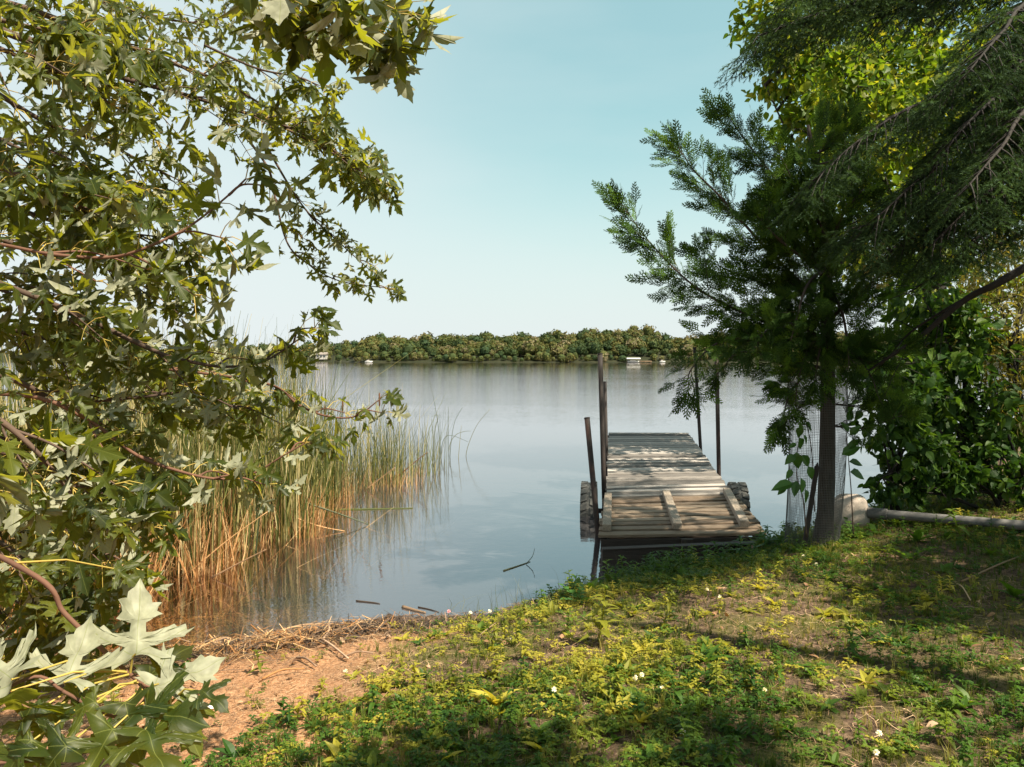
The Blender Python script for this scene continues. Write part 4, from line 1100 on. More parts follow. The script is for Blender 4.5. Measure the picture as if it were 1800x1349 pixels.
def lump(c, rx, ry, rz, seed, n=26):
    r = np.random.default_rng(seed); k = r.normal(size=(7, 3)) * 2.2; ph = r.random(7) * 6.28; V = []; T = []
    for i in range(n + 1):
        for j in range(2 * n):
            th, f = math.pi * i / n, math.pi * j / n
            d = A([math.sin(th) * math.cos(f), math.sin(th) * math.sin(f), math.cos(th)]); q = np.sign(d) * abs(d) ** .75
            V.append(c + q * (1 + .045 * np.sin(k @ d + ph).sum() / 1.5) * A([rx, ry, rz]))
    for i in range(n):
        for j in range(2 * n):
            a0, b0 = i * 2 * n + j, i * 2 * n + (j + 1) % (2 * n); T += [(a0, a0 + 2 * n, b0), (b0, a0 + 2 * n, b0 + 2 * n)]
    return V, T


c = at(1495, 872, 6.7); c[2] = float(ground_h(c[0], c[1])) + .13
g = Geo(); g.add(*lump(c, .15, .12, .17, 4)); tag(g.build('stone', M['concrete'], smooth=True, origin=c), 'pale rounded stone with dark stains beside the mesh guard', 'stone')

# ---------------------------------------------------------------- reeds
def reed_right(y):   # outer edge of the reed bed
    return np.interp(y, [5.2, 5.75, 6.3, 6.95, 7.5, 8.5, 9.9, 11.2, 12.5, 13.5, 15], [-3.6, -3.15, -2.80, -2.45, -2.25, -2.3, -2.15, -1.75, -1.05, -1.1, -1.6])


def blade_field(N, xy, hmin, hmax, w, bend, mat_geo, mat, tilt=.10, seg=5, droop=0.):
    """N tapering blades rooted at xy, vectorised"""
    h = rng.uniform(hmin, hmax, N) if np.ndim(hmin) == 0 else hmin
    az = rng.random(N) * 2 * math.pi; sd = rng.random(N) * 2 * math.pi
    t = np.linspace(0, 1, seg)
    tl = rng.normal(size=N) * tilt; bd = np.abs(rng.normal(size=N)) * bend
    off = (tl[:, None] * t + bd[:, None] * t ** 3) * h[:, None]
    zz = h[:, None] * t * (1 - .25 * (bd[:, None] * t) ** 2) - droop * bd[:, None] * h[:, None] * t ** 5
    zb = np.minimum(ground_h(xy[:, 0], xy[:, 1]), 0.5)
    base = np.stack([xy[:, 0], xy[:, 1], zb], -1)
    hh = h[:, None] - 0 * zz
    P = base[:, None] + np.stack([off * np.cos(az)[:, None], off * np.sin(az)[:, None], zz], -1)
    ww = (w * rng.uniform(.6, 1.2, N))[:, None] * np.array([1.0] + list(np.linspace(1, .12, seg - 1)))
    S = np.stack([np.cos(sd), np.sin(sd), 0 * sd], -1)[:, None] * ww[..., None]
    V = np.concatenate([P - S, P + S], 1).reshape(-1, 3)
    T = []
    for i in range(seg - 1): T += [(i, i + seg, i + seg + 1), (i, i + seg + 1, i + 1)]
    T = (A(T)[None] + (np.arange(N) * 2 * seg)[:, None, None]).reshape(-1, 3)
    mat_geo.add(V, T, mat, np.repeat(rng.random(N), 2 * seg))


def bed_xy(N, y0, y1, inset, depth):
    y = rng.uniform(y0, y1, N); d = inset + rng.random(N) ** 1.3 * depth
    x = reed_right(y) - d + .22 * np.sin(y * 2.3 + 1) + .12 * np.sin(y * 5.9) + .07 * np.sin(y * 13.1)
    # stalks crowd into clumps with open water between them
    k = 2.1; fx = np.sin(x * 7.3 + 2 * np.sin(y * 3.1)) * .11; fy = np.sin(y * 6.1 + 2 * np.sin(x * 4.3)) * .13
    return np.stack([x + fx + rng.normal(size=N) * .02, y + fy + rng.normal(size=N) * .02], -1)


# standing cattail leaf mass and last year's tan stalks
g = Geo()
xy = bed_xy(7500, 5.6, 12.4, .05, 3.2); xy = xy[(xy[:, 1] < 10.3) | (rng.random(7500) < .45)]; NB = len(xy); hmax = np.interp(xy[:, 1], [5.5, 7, 9, 11, 13], [1.7, 2.1, 2.2, 1.75, 1.55])
blade_field(NB, xy, hmax * rng.uniform(.45, 1.15, NB) + .35, None, .0085, .14, g, 0, .06)
xy = bed_xy(5200, 5.3, 12.0, .0, 2.6)
blade_field(5200, xy, rng.uniform(.25, 1.0, 5200) + .25, None, .006, .12, g, 1, .22)
xy = bed_xy(2200, 5.2, 11.5, -.05, 2.0)
blade_field(2200, xy, rng.uniform(.4, 1.1, 2200), None, .006, .25, g, 1, .42)
xy = bed_xy(1900, 5.6, 11.8, -.04, .5)
blade_field(1900, xy, rng.uniform(.15, .75, 1900) + np.interp(xy[:, 1], [5.4, 12], [.1, .5]), None, .0075, .1, g, 1, .14)
xy = bed_xy(160, 5.4, 11.8, -.15, .5)
blade_field(160, xy, rng.uniform(.3, .8, 160), None, .0065, .3, g, 1, .9)
xy = bed_xy(3000, 7, 16, 2.4, 5.0)
blade_field(3000, xy, rng.uniform(1.4, 2.5, 3000), None, .008, .15, g, 0, .08)
xy = np.stack([rng.uniform(-6, -3.0, 900), rng.uniform(4.9, 7.5, 900)], -1)
blade_field(900, xy, rng.uniform(.8, 1.9, 900), None, .0065, .16, g, 0, .12)
xy = np.stack([rng.uniform(-5, -2.9, 500), rng.uniform(4.7, 6.5, 500)], -1)
blade_field(500, xy, rng.uniform(.3, 1.2, 500), None, .006, .1, g, 1, .5)
tag(g.build('reeds', [M['reed'], M['dryreed']]), kind='stuff')
# thin bulrushes on the outer edge of the bed
g = Geo()
y = rng.uniform(9.8, 13.0, 1100); x = reed_right(y) - .03 - rng.random(1100) ** 1.2 * 1.5
blade_field(1100, np.stack([x, y], -1), rng.uniform(.7, 1.55, 1100) + .5, None, .0048, .12, g, 0, .06)
tag(g.build('bulrush_undergrowth', M['bulrush']), kind='stuff')

# clumps one can pick out at the edge
def cat_clump(px, py, n, h, label, dry=False, tilt=.12):
    p = on(px, py); p[2] = float(ground_h(p[0], p[1]))
    xy = p[:2] + rng.normal(size=(n, 2)) * .045
    g = Geo(); blade_field(n, xy, h * rng.uniform(.7, 1.05, n) - p[2], None, .010, .22, g, 1 if dry else 0, tilt, seg=6)
    tag(g.build('cattail_clump', [M['reed'], M['dryreed']], origin=p), label, 'cattails', 'cattail clumps along the edge of the reed bed')


cat_clump(598, 868, 22, 1.30, 'broad green cattail clump standing foremost in the outer reed bed')
cat_clump(660, 850, 20, 1.25, 'green cattail clump fanning out below the right brown cattail head')
cat_clump(612, 862, 9, .55, 'short orange dry cattail stubs beside the broad green clump', True, .1)
cat_clump(700, 838, 12, .95, 'slim green cattail clump near the thin bulrushes at the bed edge')
cat_clump(430, 965, 20, 1.5, 'cattail clump at the water edge right of the orange shallows')
cat_clump(505, 945, 18, 1.35, 'cattail clump over the dark reflections, half behind maple leaves')
cat_clump(225, 1050, 16, 1.0, 'tan dead cattail stalks rising straight from the orange shallows', True, .07)
cat_clump(390, 985, 14, .8, 'dead tan cattail stalks tangled at the edge of the orange shallows', True, .25)
for px, top, d, lab in ((602, 700, 10.6, 'cattail with a brown head left of the taller brown head'), (667, 690, 11.0, 'tallest cattail with a brown head over the outer reed bed'), (571, 712, 10.2, 'cattail with a short brown head half hidden by maple leaves')):
    a = at(px, top, d); b = a.copy(); b[2] = float(ground_h(b[0], b[1])); b[0] += .02
    root = empty('cattail', b, lab, 'cattail', 'cattails with brown heads')
    g = Geo(); g.tube([b, (a + b) / 2 + A([.01, 0, 0]), a], [.006, .005, .003], 6); g.build('stem', M['reed'], root)
    g = Geo(); g.tube([a - A([0, 0, .20]), a - A([0, 0, .19]), a - A([0, 0, .02]), a - A([0, 0, .01])], [.005, .0115, .0115, .005], 8); g.build('head', M['catspike'], root, smooth=True)
# lone bulrushes out in open water: (base px, bend points, label)
for k, (pts, lab) in enumerate((([(819, 802), (826, 775), (840, 745), (862, 719)], 'lone arching bulrush farthest out in the open water'), ([(806, 806), (808, 780), (811, 748)], 'short straight bulrush just left of the lone arching one'),
                                ([(789, 808), (788, 770), (788, 715)], 'straight bulrush rising alone between two bent stems'), ([(791, 803), (794, 770), (800, 740), (813, 716)], 'bulrush curving right above the bent stems'),
                                ([(790, 786), (800, 766), (815, 759), (828, 758)], 'bulrush bent over to the right with its tip level'), ([(776, 790), (782, 770), (795, 766), (823, 777)], 'bulrush bowed in a low arch toward the water'),
                                ([(772, 800), (771, 755), (763, 705), (756, 672)], 'tall bulrush leaning left at the bed edge'), ([(761, 812), (762, 770), (758, 735)], 'dark bulrush at the end of the reed bed'), ([(764, 760), (770, 735), (768, 730), (758, 733)], 'hooked bulrush tip curling over at the bed edge'))):
    d = 1.8 * F / (pts[0][1] - HZ); d = min(max(d, 12.2), 14.5)
    P = [at(px, py, d) for px, py in pts]; P = [P[0] + A([-.02, 0, -.5])] + P
    S = spline(P, 6); g = Geo(); g.tube(S, np.linspace(.0065, .0028, len(S)), 5, 0, random.random())
    tag(g.build('bulrush', M['bulrush'], origin=P[0], smooth=True), lab, 'bulrush', 'lone bulrushes off the reed bed')
# fallen and floating reeds
for pts, r, lab, mt in (([(642, 862), (668, 842), (694, 822)], .009, 'pale broken reed slanting up out of the water before the reed bed', 'straw'), ([(690, 846), (730, 812), (752, 795)], .010, 'broken tan reed leaning right at the tip of the bed', 'dryreed'),
                        ([(560, 897), (640, 896), (725, 894)], .014, 'flattened reed floating level in front of the outer bed', 'reed'), ([(540, 885), (600, 905), (650, 925)], .012, 'dark bent reed dipping toward the water at right', 'bulrush'),
                        ([(505, 905), (560, 925), (606, 936)], .010, 'pale fallen reed sloping into the dark reflections', 'dryreed'), ([(372, 1016), (430, 985), (468, 966)], .008, 'thin fallen reed lying across the dark reflections', 'straw'),
                        ([(330, 1010), (400, 950), (470, 900)], .008, 'fallen stalk leaning over the orange shallows', 'dryreed'), ([(330, 930), (390, 915), (445, 930)], .009, 'bowed dead stalk among the tan cattails', 'dryreed'),
                        ([(885, 1004), (915, 994), (932, 988)], .006, 'thin reed tip floating near the dock shore end', 'bulrush'), ([(925, 992), (936, 978), (940, 964)], .004, 'short upright reed tip poking from the water', 'bulrush'),
                        ([(626, 1057), (655, 1060), (668, 1062)], .006, 'narrow floating stem left of the dark driftwood', 'darkstraw'), ([(708, 1068), (730, 1074), (748, 1078)], .014, 'dark soggy driftwood piece floating off the beach', 'darkstraw'), ([(735, 1068), (755, 1072), (772, 1077)], .005, 'thin stem floating beside the dark driftwood', 'darkstraw')):
    P = []
    for i, (px, py) in enumerate(pts):
        P.append(at(px, py, 1.8 * F / (py - HZ)))
    base_d = max(1.8 * F / (py - HZ) for px, py in pts[:1])
    if abs(pts[0][1] - pts[-1][1]) > 18 and lab.split()[1] not in ('reed', 'soggy') or 'slanting' in lab or 'leaning' in lab:
        dd = 1.8 * F / (max(q[1] for q in pts) - HZ); P = [at(px, py, dd + .02 * i) for i, (px, py) in enumerate(pts)]
    for p in P: p[2] = max(p[2], .004)
    S = spline(P, 5); g = Geo(); g.tube(S, np.linspace(r, r * .45, len(S)), 6, 0, random.random())
    tag(g.build('fallen_reed', M[mt], origin=P[0], smooth=True), lab, 'reed', 'fallen and floating reeds')

# ---------------------------------------------------------------- bank vegetation
def land_xy(N, x0, x1, y0, y1, dens):
    x = rng.uniform(x0, x1, N); y = rng.uniform(y0, y1, N); h = ground_h(x, y)
    k = (h > .012) & (rng.random(N) < dens(x, y))
    # keep clear of the lens
    k &= (x ** 2 + y ** 2) > 1.2
    return np.stack([x[k], y[k], h[k]], -1)


def vnoise(x, y, s, seed=0):
    r = np.random.default_rng(seed); ph = r.random(12) * 6.28; v = 0
    for i in range(6):
        a = r.random() * 6.28; f = s * r.uniform(.6, 1.7); v = v + np.sin(f * (x * math.cos(a) + y * math.sin(a)) + ph[i])
    return .5 + v / 6 * .9


def sandmask(x, y):
    edge = np.interp(y, [2, 2.9, 3.6, 4.2, 4.8, 5.2], [-3, -1.3, -.75, -.55, -.45, -.4]) + (vnoise(x, y, 3, 5) - .5) * .5
    return 1 / (1 + np.exp((x - edge) * 9))


def green(x, y):
    s = np.interp(x, SHX, SHY) - y      # thick along the water, thin and patchy on the trodden ground
    e = np.exp(-np.maximum(s, 0) / .75)
    patch = np.clip((vnoise(x, y, 2.6, 1) - .38) * 2.6, 0, 1)
    base = np.interp(x, [-1, .3, 1.2, 2.0, 4], [1.0, .95, .72, .50, .48])
    return np.clip(e * .9 + patch * base + .08, 0, 1) * (1 - sandmask(x, y)) + .02


def tuft_tpl(seed, n=12, h=1.0, spread=.5, w=.016):
    r = random.Random(seed); g = Geo()
    for _ in range(n):
        a = r.random() * 6.28; l = h * r.uniform(.4, 1.0); o = spread * r.uniform(.1, 1) * l; b = A([r.gauss(0, .06), r.gauss(0, .06), 0])
        d = A([math.cos(a), math.sin(a), 0]); sd = A([-d[1], d[0], 0])
        g.add(*strip([b, b + d * o * .3 + A([0, 0, l * .6]), b + d * o + A([0, 0, l * r.uniform(.75, 1)])], [w, w * .8, w * .1], sd))
    return np.concatenate(g.V), np.concatenate(g.T)


def plant_tpl(seed, kind):
    r = random.Random(seed); g = Geo()
    if kind == 'clover':
        for _ in range(6):
            a = r.random() * 6.28; o = r.uniform(.15, .8); h = r.uniform(.25, .7); c = A([math.cos(a) * o, math.sin(a) * o, h])
            g.add(*strip([A([c[0] * .3, c[1] * .3, 0]), c], [.012, .01], (1, 0, 0)))
            for k in range(3):
                q = a + k * 2.094 + r.gauss(0, .2); R = frames(A([[math.cos(q), math.sin(q), r.uniform(-.2, .3)]]), A([[r.gauss(0, .25), r.gauss(0, .25), 1.]]))
                V = OVLOW[0][0] * A([1.15, 1, 1]) * r.uniform(.24, .36); g.add(V @ R[0].T + c, OVLOW[0][1])
    elif kind == 'rosette':
        n = r.randint(6, 10)
        for k in range(n):
            a = k * 2.4 + r.gauss(0, .2); t = LANCE[k % 3]; el = r.uniform(.25, 1.1)
            R = frames(A([[math.cos(a) * math.cos(el), math.sin(a) * math.cos(el), math.sin(el)]]), A([[-math.cos(a) * .5, -math.sin(a) * .5, 1.]]))
            g.add((t[0] * A([1.25, 1, 1]) * r.uniform(.6, 1.0)) @ R[0].T, t[1])
    elif kind == 'upright':
        top = A([r.gauss(0, .1), r.gauss(0, .1), 1.0]); g.add(*strip([(0, 0, 0), top * .5 + A([.02, 0, 0]), top], [.014, .012, .008], (1, 0, 0))); g.add(*strip([(0, 0, 0), top * .5, top], [.014, .012, .008], (0, 1, 0)))
        for k in range(9):
            f = .15 + .85 * k / 9
            for sg in (0, math.pi):
                a = k * 1.57 + sg + r.gauss(0, .25); el = r.uniform(.0, .7); t = LANCE[(k + 1) % 3]
                R = frames(A([[math.cos(a) * math.cos(el), math.sin(a) * math.cos(el), math.sin(el)]]), A([[-math.cos(a) * .4, -math.sin(a) * .4, 1.]]))
                g.add((t[0] * A([1.5, 1, 1]) * r.uniform(.30, .45) * (1.15 - .6 * f)) @ R[0].T + top * f, t[1])
    elif kind == 'lobed':     # jagged dandelion-like leaves
        for k in range(8):
            a = k * 2.4 + r.gauss(0, .2); el = r.uniform(.15, .9); V = [(0, 0, 0)]; n = 5; L = []; Rr = []
            for i in range(n):
                y = (i + 1) / (n + .3); w = (.07 + .15 * math.sin(math.pi * y)); L += [(-w, y - .02, .04), (-.03, y + .06, 0)]; Rr += [(w, y - .02, .04), (.03, y + .06, 0)]
            pts = [(0, 0, 0)] + L + [(0, 1, 0)] + Rr[::-1]; V = A(pts + [(0, (i + .5) / n, -.01) for i in range(n)])
            V[:, 2] -= .35 * V[:, 1] ** 2
            T = []
            m = len(pts)
            for i in range(m):
                p, q = pts[i], pts[(i + 1) % m]; c = m + min(n - 1, int((p[1] + q[1]) / 2 * n)); T.append((c, (i + 1) % m, i))
            R = frames(A([[math.cos(a) * math.cos(el), math.sin(a) * math.cos(el), math.sin(el)]]), A([[-math.cos(a) * .4, -math.sin(a) * .4, 1.]]))
            g.add((V * r.uniform(.6, 1)) @ R[0].T, T)
    return np.concatenate(g.V), np.concatenate(g.T)


TUFT = [tuft_tpl(i) for i in range(4)]
CLOV = [plant_tpl(i, 'clover') for i in range(4)]
ROSE = [plant_tpl(i, 'rosette') for i in range(4)]
UPR = [plant_tpl(i, 'upright') for i in range(4)]
LOB = [plant_tpl(i, 'lobed') for i in range(4)]


def scatter(geo, tpls, P, smin, smax, mat, tilt=.15, sink=.0):
    N = len(P); R = yaw_rot(N, tilt * .5)
    k = rng.integers(0, len(tpls), N); s = rng.uniform(smin, smax, N); v = np.clip(rng.random(N) * .7 + (vnoise(P[:, 0], P[:, 1], 4, 9) - .35) * .6, 0, 1)
    P = P - A([0, 0, sink])
    for i in range(len(tpls)):
        q = k == i
        if q.any(): geo.inst(tpls[i], P[q], R[q], s[q], mat, v[q])


def yellowing(x, y):   # sunlit strip above the beach, painted in with brighter yellow weeds
    return np.clip(np.exp(-((x - .2) / 1.7) ** 2 - ((y - 4.4) / .9) ** 2) * 1.5, .06, .85)


X0, X1, Y0, Y1 = -3.2, 5.6, 1.6, 8.2
gr = Geo(); P = land_xy(52000, X0, X1, Y0, Y1, lambda x, y: green(x, y) * .42)
scatter(gr, TUFT, P, .04, .095, 0)
P = land_xy(42000, -.8, X1, Y0, Y1, lambda x, y: .75 * (1 - sandmask(x, y))); scatter(gr, TUFT, P, .018, .04, 0)
tag(gr.build('grass', M['grass']), kind='stuff')
wd = Geo()
for tpl, N, dn, s0, s1 in ((CLOV, 42000, .62, .03, .07), (ROSE, 9000, .32, .04, .10), (UPR, 6500, .28, .06, .14), (LOB, 6500, .30, .045, .105)):
    P = land_xy(N, X0, X1, Y0, Y1, lambda x, y: green(x, y) * dn)
    ye = rng.random(len(P)) < yellowing(P[:, 0], P[:, 1])
    scatter(wd, tpl, P[~ye], s0, s1, 0); scatter(wd, tpl, P[ye], s0, s1, 1)
# rank growth along the water and behind the mesh guard
P = land_xy(7000, .3, 5.6, 5.2, 8.2, lambda x, y: np.exp(-np.abs(np.interp(x, SHX, SHY) - y - .25) / .28) * .55)
for tpl, Q, s0, s1 in ((UPR, P[::3], .10, .22), (LOB, P[1::3], .08, .17), (ROSE, P[2::3], .08, .16)):
    k = Q[:, 0] > 1.85
    scatter(wd, tpl, Q[k], s0, s1, 0); scatter(wd, tpl, Q[~k], s0 * .8, s1 * .95, 0)
tag(wd.build('weeds', [M['weed'], M['weed_lit']]), kind='stuff')

# straw and dead leaves strewn on the soil
def straw_tpl(seed):
    r = random.Random(seed); b = r.gauss(0, .12)
    return strip([(0, -.5, .0), (b, 0, .05 + r.random() * .06), (0, .5, r.random() * .08)], [.011, .014, .007], (1, 0, 0))


ST = [straw_tpl(i) for i in range(6)]
lt = Geo()
P = land_xy(90000, X0, X1, Y0, Y1, lambda x, y: np.full_like(x, .65)); scatter(lt, ST, P[::3] + A([0, 0, .006]), .03, .12, 0, tilt=.35); scatter(lt, ST, P[1::3] + A([0, 0, .005]), .02, .09, 2, tilt=.3); scatter(lt, ST, P[2::3] + A([0, 0, .005]), .015, .06, 0, tilt=.3)
P = land_xy(16000, -3.2, 0, 2.6, 5.3, lambda x, y: sandmask(x, y) * .8); scatter(lt, ST, P[::2] + A([0, 0, .005]), .02, .09, 0, tilt=.3); scatter(lt, ST, P[1::2] + A([0, 0, .005]), .015, .07, 2, tilt=.3)
P = land_xy(5200, X0, X1, Y0, Y1, lambda x, y: .25 + .5 * sandmask(x, y)); scatter(lt, OV + LANCE, P + A([0, 0, .012]), .025, .06, 1, tilt=.7)
# drowned stalks on the shallow bottom below the dead reeds
N = 2600; x = rng.uniform(-3.6, -1.2, N); yb = rng.uniform(4.5, 6.6, N); hb = ground_h(x, yb); k = hb < -.01
P = np.stack([x, yb, hb + .01], -1)[k]; N = len(P); R = yaw_rot(N, .12); kk = rng.integers(0, 6, N); sz = rng.uniform(.08, .40, N); dk = rng.random(N) < .45
for i in range(6):
    for d_ in (0, 1):
        q = (kk == i) & (dk == bool(d_)); lt.inst(ST[i], P[q], R[q], sz[q], 2 if d_ else 3)
# matted reed wrack along the beach waterline, dark and wet to the right
y = np.interp
N = 5200; x = rng.uniform(-2.9, .45, N); s = np.interp(x, SHX, SHY) - np.abs(rng.normal(size=N)) * .22 - rng.random(N) * .10 + .07
pile = .09 * np.exp(-((x + 1.15) / .5) ** 2) * np.exp(-((np.interp(x, SHX, SHY) - s - .18) / .2) ** 2)
P = np.stack([x, s, np.maximum(ground_h(x, s), 0) + rng.random(N) * (.012 + pile)], -1)
dk = (x > -1.0 + rng.normal(size=N) * .25) | (rng.random(N) < .40)
R = yaw_rot(N, .22); sz = rng.uniform(.06, .24, N); kk = rng.integers(0, 6, N)
for i in range(6):
    for d_ in (0, 1):
        q = (kk == i) & (dk == bool(d_)); lt.inst(ST[i], P[q], R[q], sz[q] * A([1]), 2 if d_ else 3)
tag(lt.build('litter', [M['straw'], M['dead'], M['darkstraw'], M['dryreed']]), kind='stuff')
# a low mound of rotten wrack under it
g = Geo()
gx = np.linspace(-2.3, .5, 90); gy = np.linspace(-.12, .5, 26)
V = []; T = []
for i, xx in enumerate(gx):
    for j, o in enumerate(gy):
        yy = float(np.interp(xx, SHX, SHY)) + .12 - o
        env = math.exp(-((o - .22) / .13) ** 2) * np.interp(xx, [-2.3, -1.7, -1.1, -.6, .1, .5], [0, .05, .085, .06, .05, 0])
        V.append((xx, yy, float(ground_h(xx, yy)) - .02 + env * (1 + .5 * math.sin(xx * 31 + yy * 17) * math.sin(yy * 43)) + .006 * math.sin(xx * 70) * math.sin(yy * 90)))
for i in range(89):
    for j in range(25): a_ = i * 26 + j; T += [(a_, a_ + 1, a_ + 27), (a_, a_ + 27, a_ + 26)]
g.add(V, T, 0, .5)
M['wrack'] = rough_mat('rotten_wrack', [(0.25, (.018, .012, .009)), (.5, (.06, .038, .024)), (.8, (.17, .11, .07))], scale=30, bump=1, bdist=.02, detail=9)
tag(g.build('shore_debris', M['wrack'], smooth=True), kind='stuff')

# ---- things one can pick out on the bank
for k, (pa, pb, r, mt, lab) in enumerate((((392, 1150), (490, 1142), .010, 'stick', 'thick reddish stick on the heap of reed wrack'), ((548, 1118), (612, 1164), .009, 'stick', 'grey forked stick sloping over the dark wrack'), ((522, 1160), (556, 1178), .008, 'stick', 'short brown stick at the foot of the wrack heap'),
                                         ((460, 1198), (535, 1182), .006, 'dryreed', 'thin brown stick lying on the sand below the wrack'), ((598, 1162), (656, 1154), .006, 'stick', 'pale stick on the dark mud left of the yellow weeds'), ((492, 1112), (565, 1102), .006, 'straw', 'pale straw stalk along the top of the wrack heap'),
                                         ((540, 1258), (590, 1228), .006, 'straw', 'pale twig leaning by the pine cones'), ((472, 1122), (488, 1086), .005, 'darkstraw', 'thin dark stick poking up at the waterline'), ((375, 1135), (406, 1128), .012, 'straw', 'pale wood chip at the water edge'),
                                         ((1690, 1026), (1796, 982), .007, 'straw', 'long pale twig lying on the shaded soil at right'), ((1682, 1030), (1706, 1062), .005, 'straw', 'thin curved twig on the shaded soil below the long twig'), ((575, 1130), (600, 1115), .006, 'stick', 'short grey stick on the dark end of the wrack'))):
    a, b = on(*pa), on(*pb); mid = (a + b) / 2 + rng.normal(size=3) * .012; mid[2] = max((a[2] + b[2]) / 2, float(ground_h(mid[0], mid[1]))) + .012
    lift = .02
    S = spline([a + A([0, 0, lift * .6]), mid + A([0, 0, lift]), b + A([0, 0, lift])], 6)
    if 'poking' in lab: S = spline([a, (a + at(*pb, a[1] + .1)) / 2, at(*pb, a[1] + .1)], 5)
    g = Geo(); g.tube(S, np.linspace(r, r * .6, len(S)), 7, 0, random.random())
    if 'forked' in lab: g.tube([S[4], S[4] + A([.02, .08, .03]), S[4] + A([.0, .16, .05])], [.007, .005, .003], 6)
    tag(g.build('driftwood_stick', M[mt], origin=S[0], smooth=True), lab, 'stick', 'sticks on the bank')
for px, py, s, lab in ((576, 1245, .030, 'smaller brown pine cone on the sand, left of its neighbour'), (602, 1242, .036, 'larger pine cone on the sand, right of its neighbour'), (572, 1136, .026, 'pine cone in the dark wrack'), (541, 1133, .034, 'dark pine cone on top of the reed wrack'), (330, 1265, .040, 'pine cone on the shaded sand beside the big maple leaves')):
    p = on(px, py) + A([0, 0, s * .6]); g = Geo(); ax = norm(A([random.gauss(0, 1), random.gauss(0, 1), .25])); x = norm(np.cross(ax, A([0, 0, 1.]))); yv = np.cross(ax, x)
    for i in range(60):
        f = i / 60; th = i * 2.4; rr = s * .62 * math.sin(math.pi * (.12 + .84 * f)) ** .7; c = p + ax * s * (f - .5) * 1.7; rad = x * math.cos(th) + yv * math.sin(th); tn = np.cross(ax, rad)
        g.add([c + rad * rr * .3 - tn * s * .10, c + rad * rr * .3 + tn * s * .10, c + rad * rr * 1.05 + tn * s * .16 + ax * s * .16, c + rad * rr * 1.05 - tn * s * .16 + ax * s * .16, c + rad * rr * 1.2 + ax * s * .12], [(0, 1, 2), (0, 2, 3), (3, 2, 4)], 0, random.random())
    g.add(*lump(p, s * .42, s * .42, s * .42, 3, 6), 0, .2)
    tag(g.build('pine_cone', M['cone'], origin=p), lab, 'pine cone', 'pine cones on the beach')
p = on(379, 1248) + A([0, 0, .008]); g = Geo(); R = frames(A([[1., .25, .05]]), A([[0, -.4, 1.]])); g.add((ovate_tpl(.16, .4, .1)[0] * .10) @ R[0].T + p - A([.05, 0, 0]), ovate_tpl(.16, .4, .1)[1], 0, .9)
tag(g.build('fallen_leaf', M['flower'], origin=p), 'pale narrow dead leaf lying on the sunlit sand', 'leaf')


def single(name, tpl, px, py, size, mat, label, cat, group=None, rot=None):
    p = on(px, py); g = Geo(); R = yaw_rot(1, .1) if rot is None else rot
    g.inst(tpl, A([p]), R, size, 0, [random.random()])
    return tag(g.build(name, M[mat], origin=p), label, cat, group)


for nm, tp_, px, py, s, mt, lab in (('plantain', ROSE[0], 600, 1340, .11, 'weed_lit', 'plantain with upright yellow green leaves on the sand at the bottom edge'), ('broadleaf_weed', LOB[0], 1225, 1020, .16, 'weed', 'feathery green weed on the bank edge below the dock'), ('broadleaf_weed', ROSE[1], 1660, 1008, .13, 'weed', 'bright green weed alone on the dark soil at right'),
                                    ('broadleaf_weed', ROSE[2], 1782, 1050, .17, 'weed', 'green weed clump at the right edge below the pipe'), ('broadleaf_weed', LOB[1], 1555, 1045, .15, 'weed', 'pale green spreading weed on the shaded soil'), ('tall_weed', UPR[0], 1052, 1130, .28, 'weed_lit', 'tall yellow green weed spike in the sunlit strip'),
                                    ('tall_weed', UPR[1], 1165, 1105, .22, 'weed_lit', 'pale sunlit weed with broad pointed leaves in front of the dock'), ('dark_weed', UPR[2], 1000, 1058, .20, 'weed', 'dark jagged weed at the waterline left of the dock end'), ('dark_weed', LOB[2], 1020, 1062, .20, 'vine', 'dark leafy weed hugging the bank by the dock end'),
                                    ('broadleaf_weed', UPR[3], 1300, 985, .20, 'vine', 'lush green weed under the right corner of the dock'), ('broadleaf_weed', UPR[0], 1350, 965, .22, 'vine', 'lush green weed left of the foot of the mesh guard'), ('broadleaf_weed', LOB[3], 1500, 945, .26, 'weed', 'jagged weed right of the foot of the mesh guard'),
                                    ('broadleaf_weed', LOB[0], 1600, 985, .22, 'weed', 'jagged weed in front of the pipe coupling'), ('broadleaf_weed', ROSE[3], 1240, 1165, .15, 'weed', 'broad leaved weed in the middle of the shaded turf'), ('broadleaf_weed', ROSE[0], 870, 1240, .14, 'weed_lit', 'upright broad leaved weed in the sunlit weeds at centre'),
                                    ('broadleaf_weed', LOB[1], 1590, 1190, .15, 'weed_lit', 'sunlit jagged weed in the patch of light at right'), ('tall_weed', UPR[2], 1690, 950, .26, 'weed', 'tall weed behind the middle of the pipe')):
    single(nm, tp_, px, py, s, mt, lab, 'weed')
# flowers
def flower(px, py, top, lab, pink=False, r=.011):
    p = on(px, py); h = p + A([.01, 0, top]); root = empty('wildflower', p, lab, 'flower', 'wild flowers in the turf')
    g = Geo(); g.tube([p, (p + h) / 2 + A([.006, 0, 0]), h], [.0018, .0015, .0012], 5); g.build('stem', M['grass'], root)
    g = Geo(); N = 46; d = norm(rng.normal(size=(N, 3)) + A([0, 0, .35])); R = frames(d, rng.normal(size=(N, 3))); g.inst(OVLOW[0], np.repeat(h[None], N, 0), R, np.full(N, r * 1.15), 0)
    g.build('bloom', M['pink' if pink else 'flower'], root)


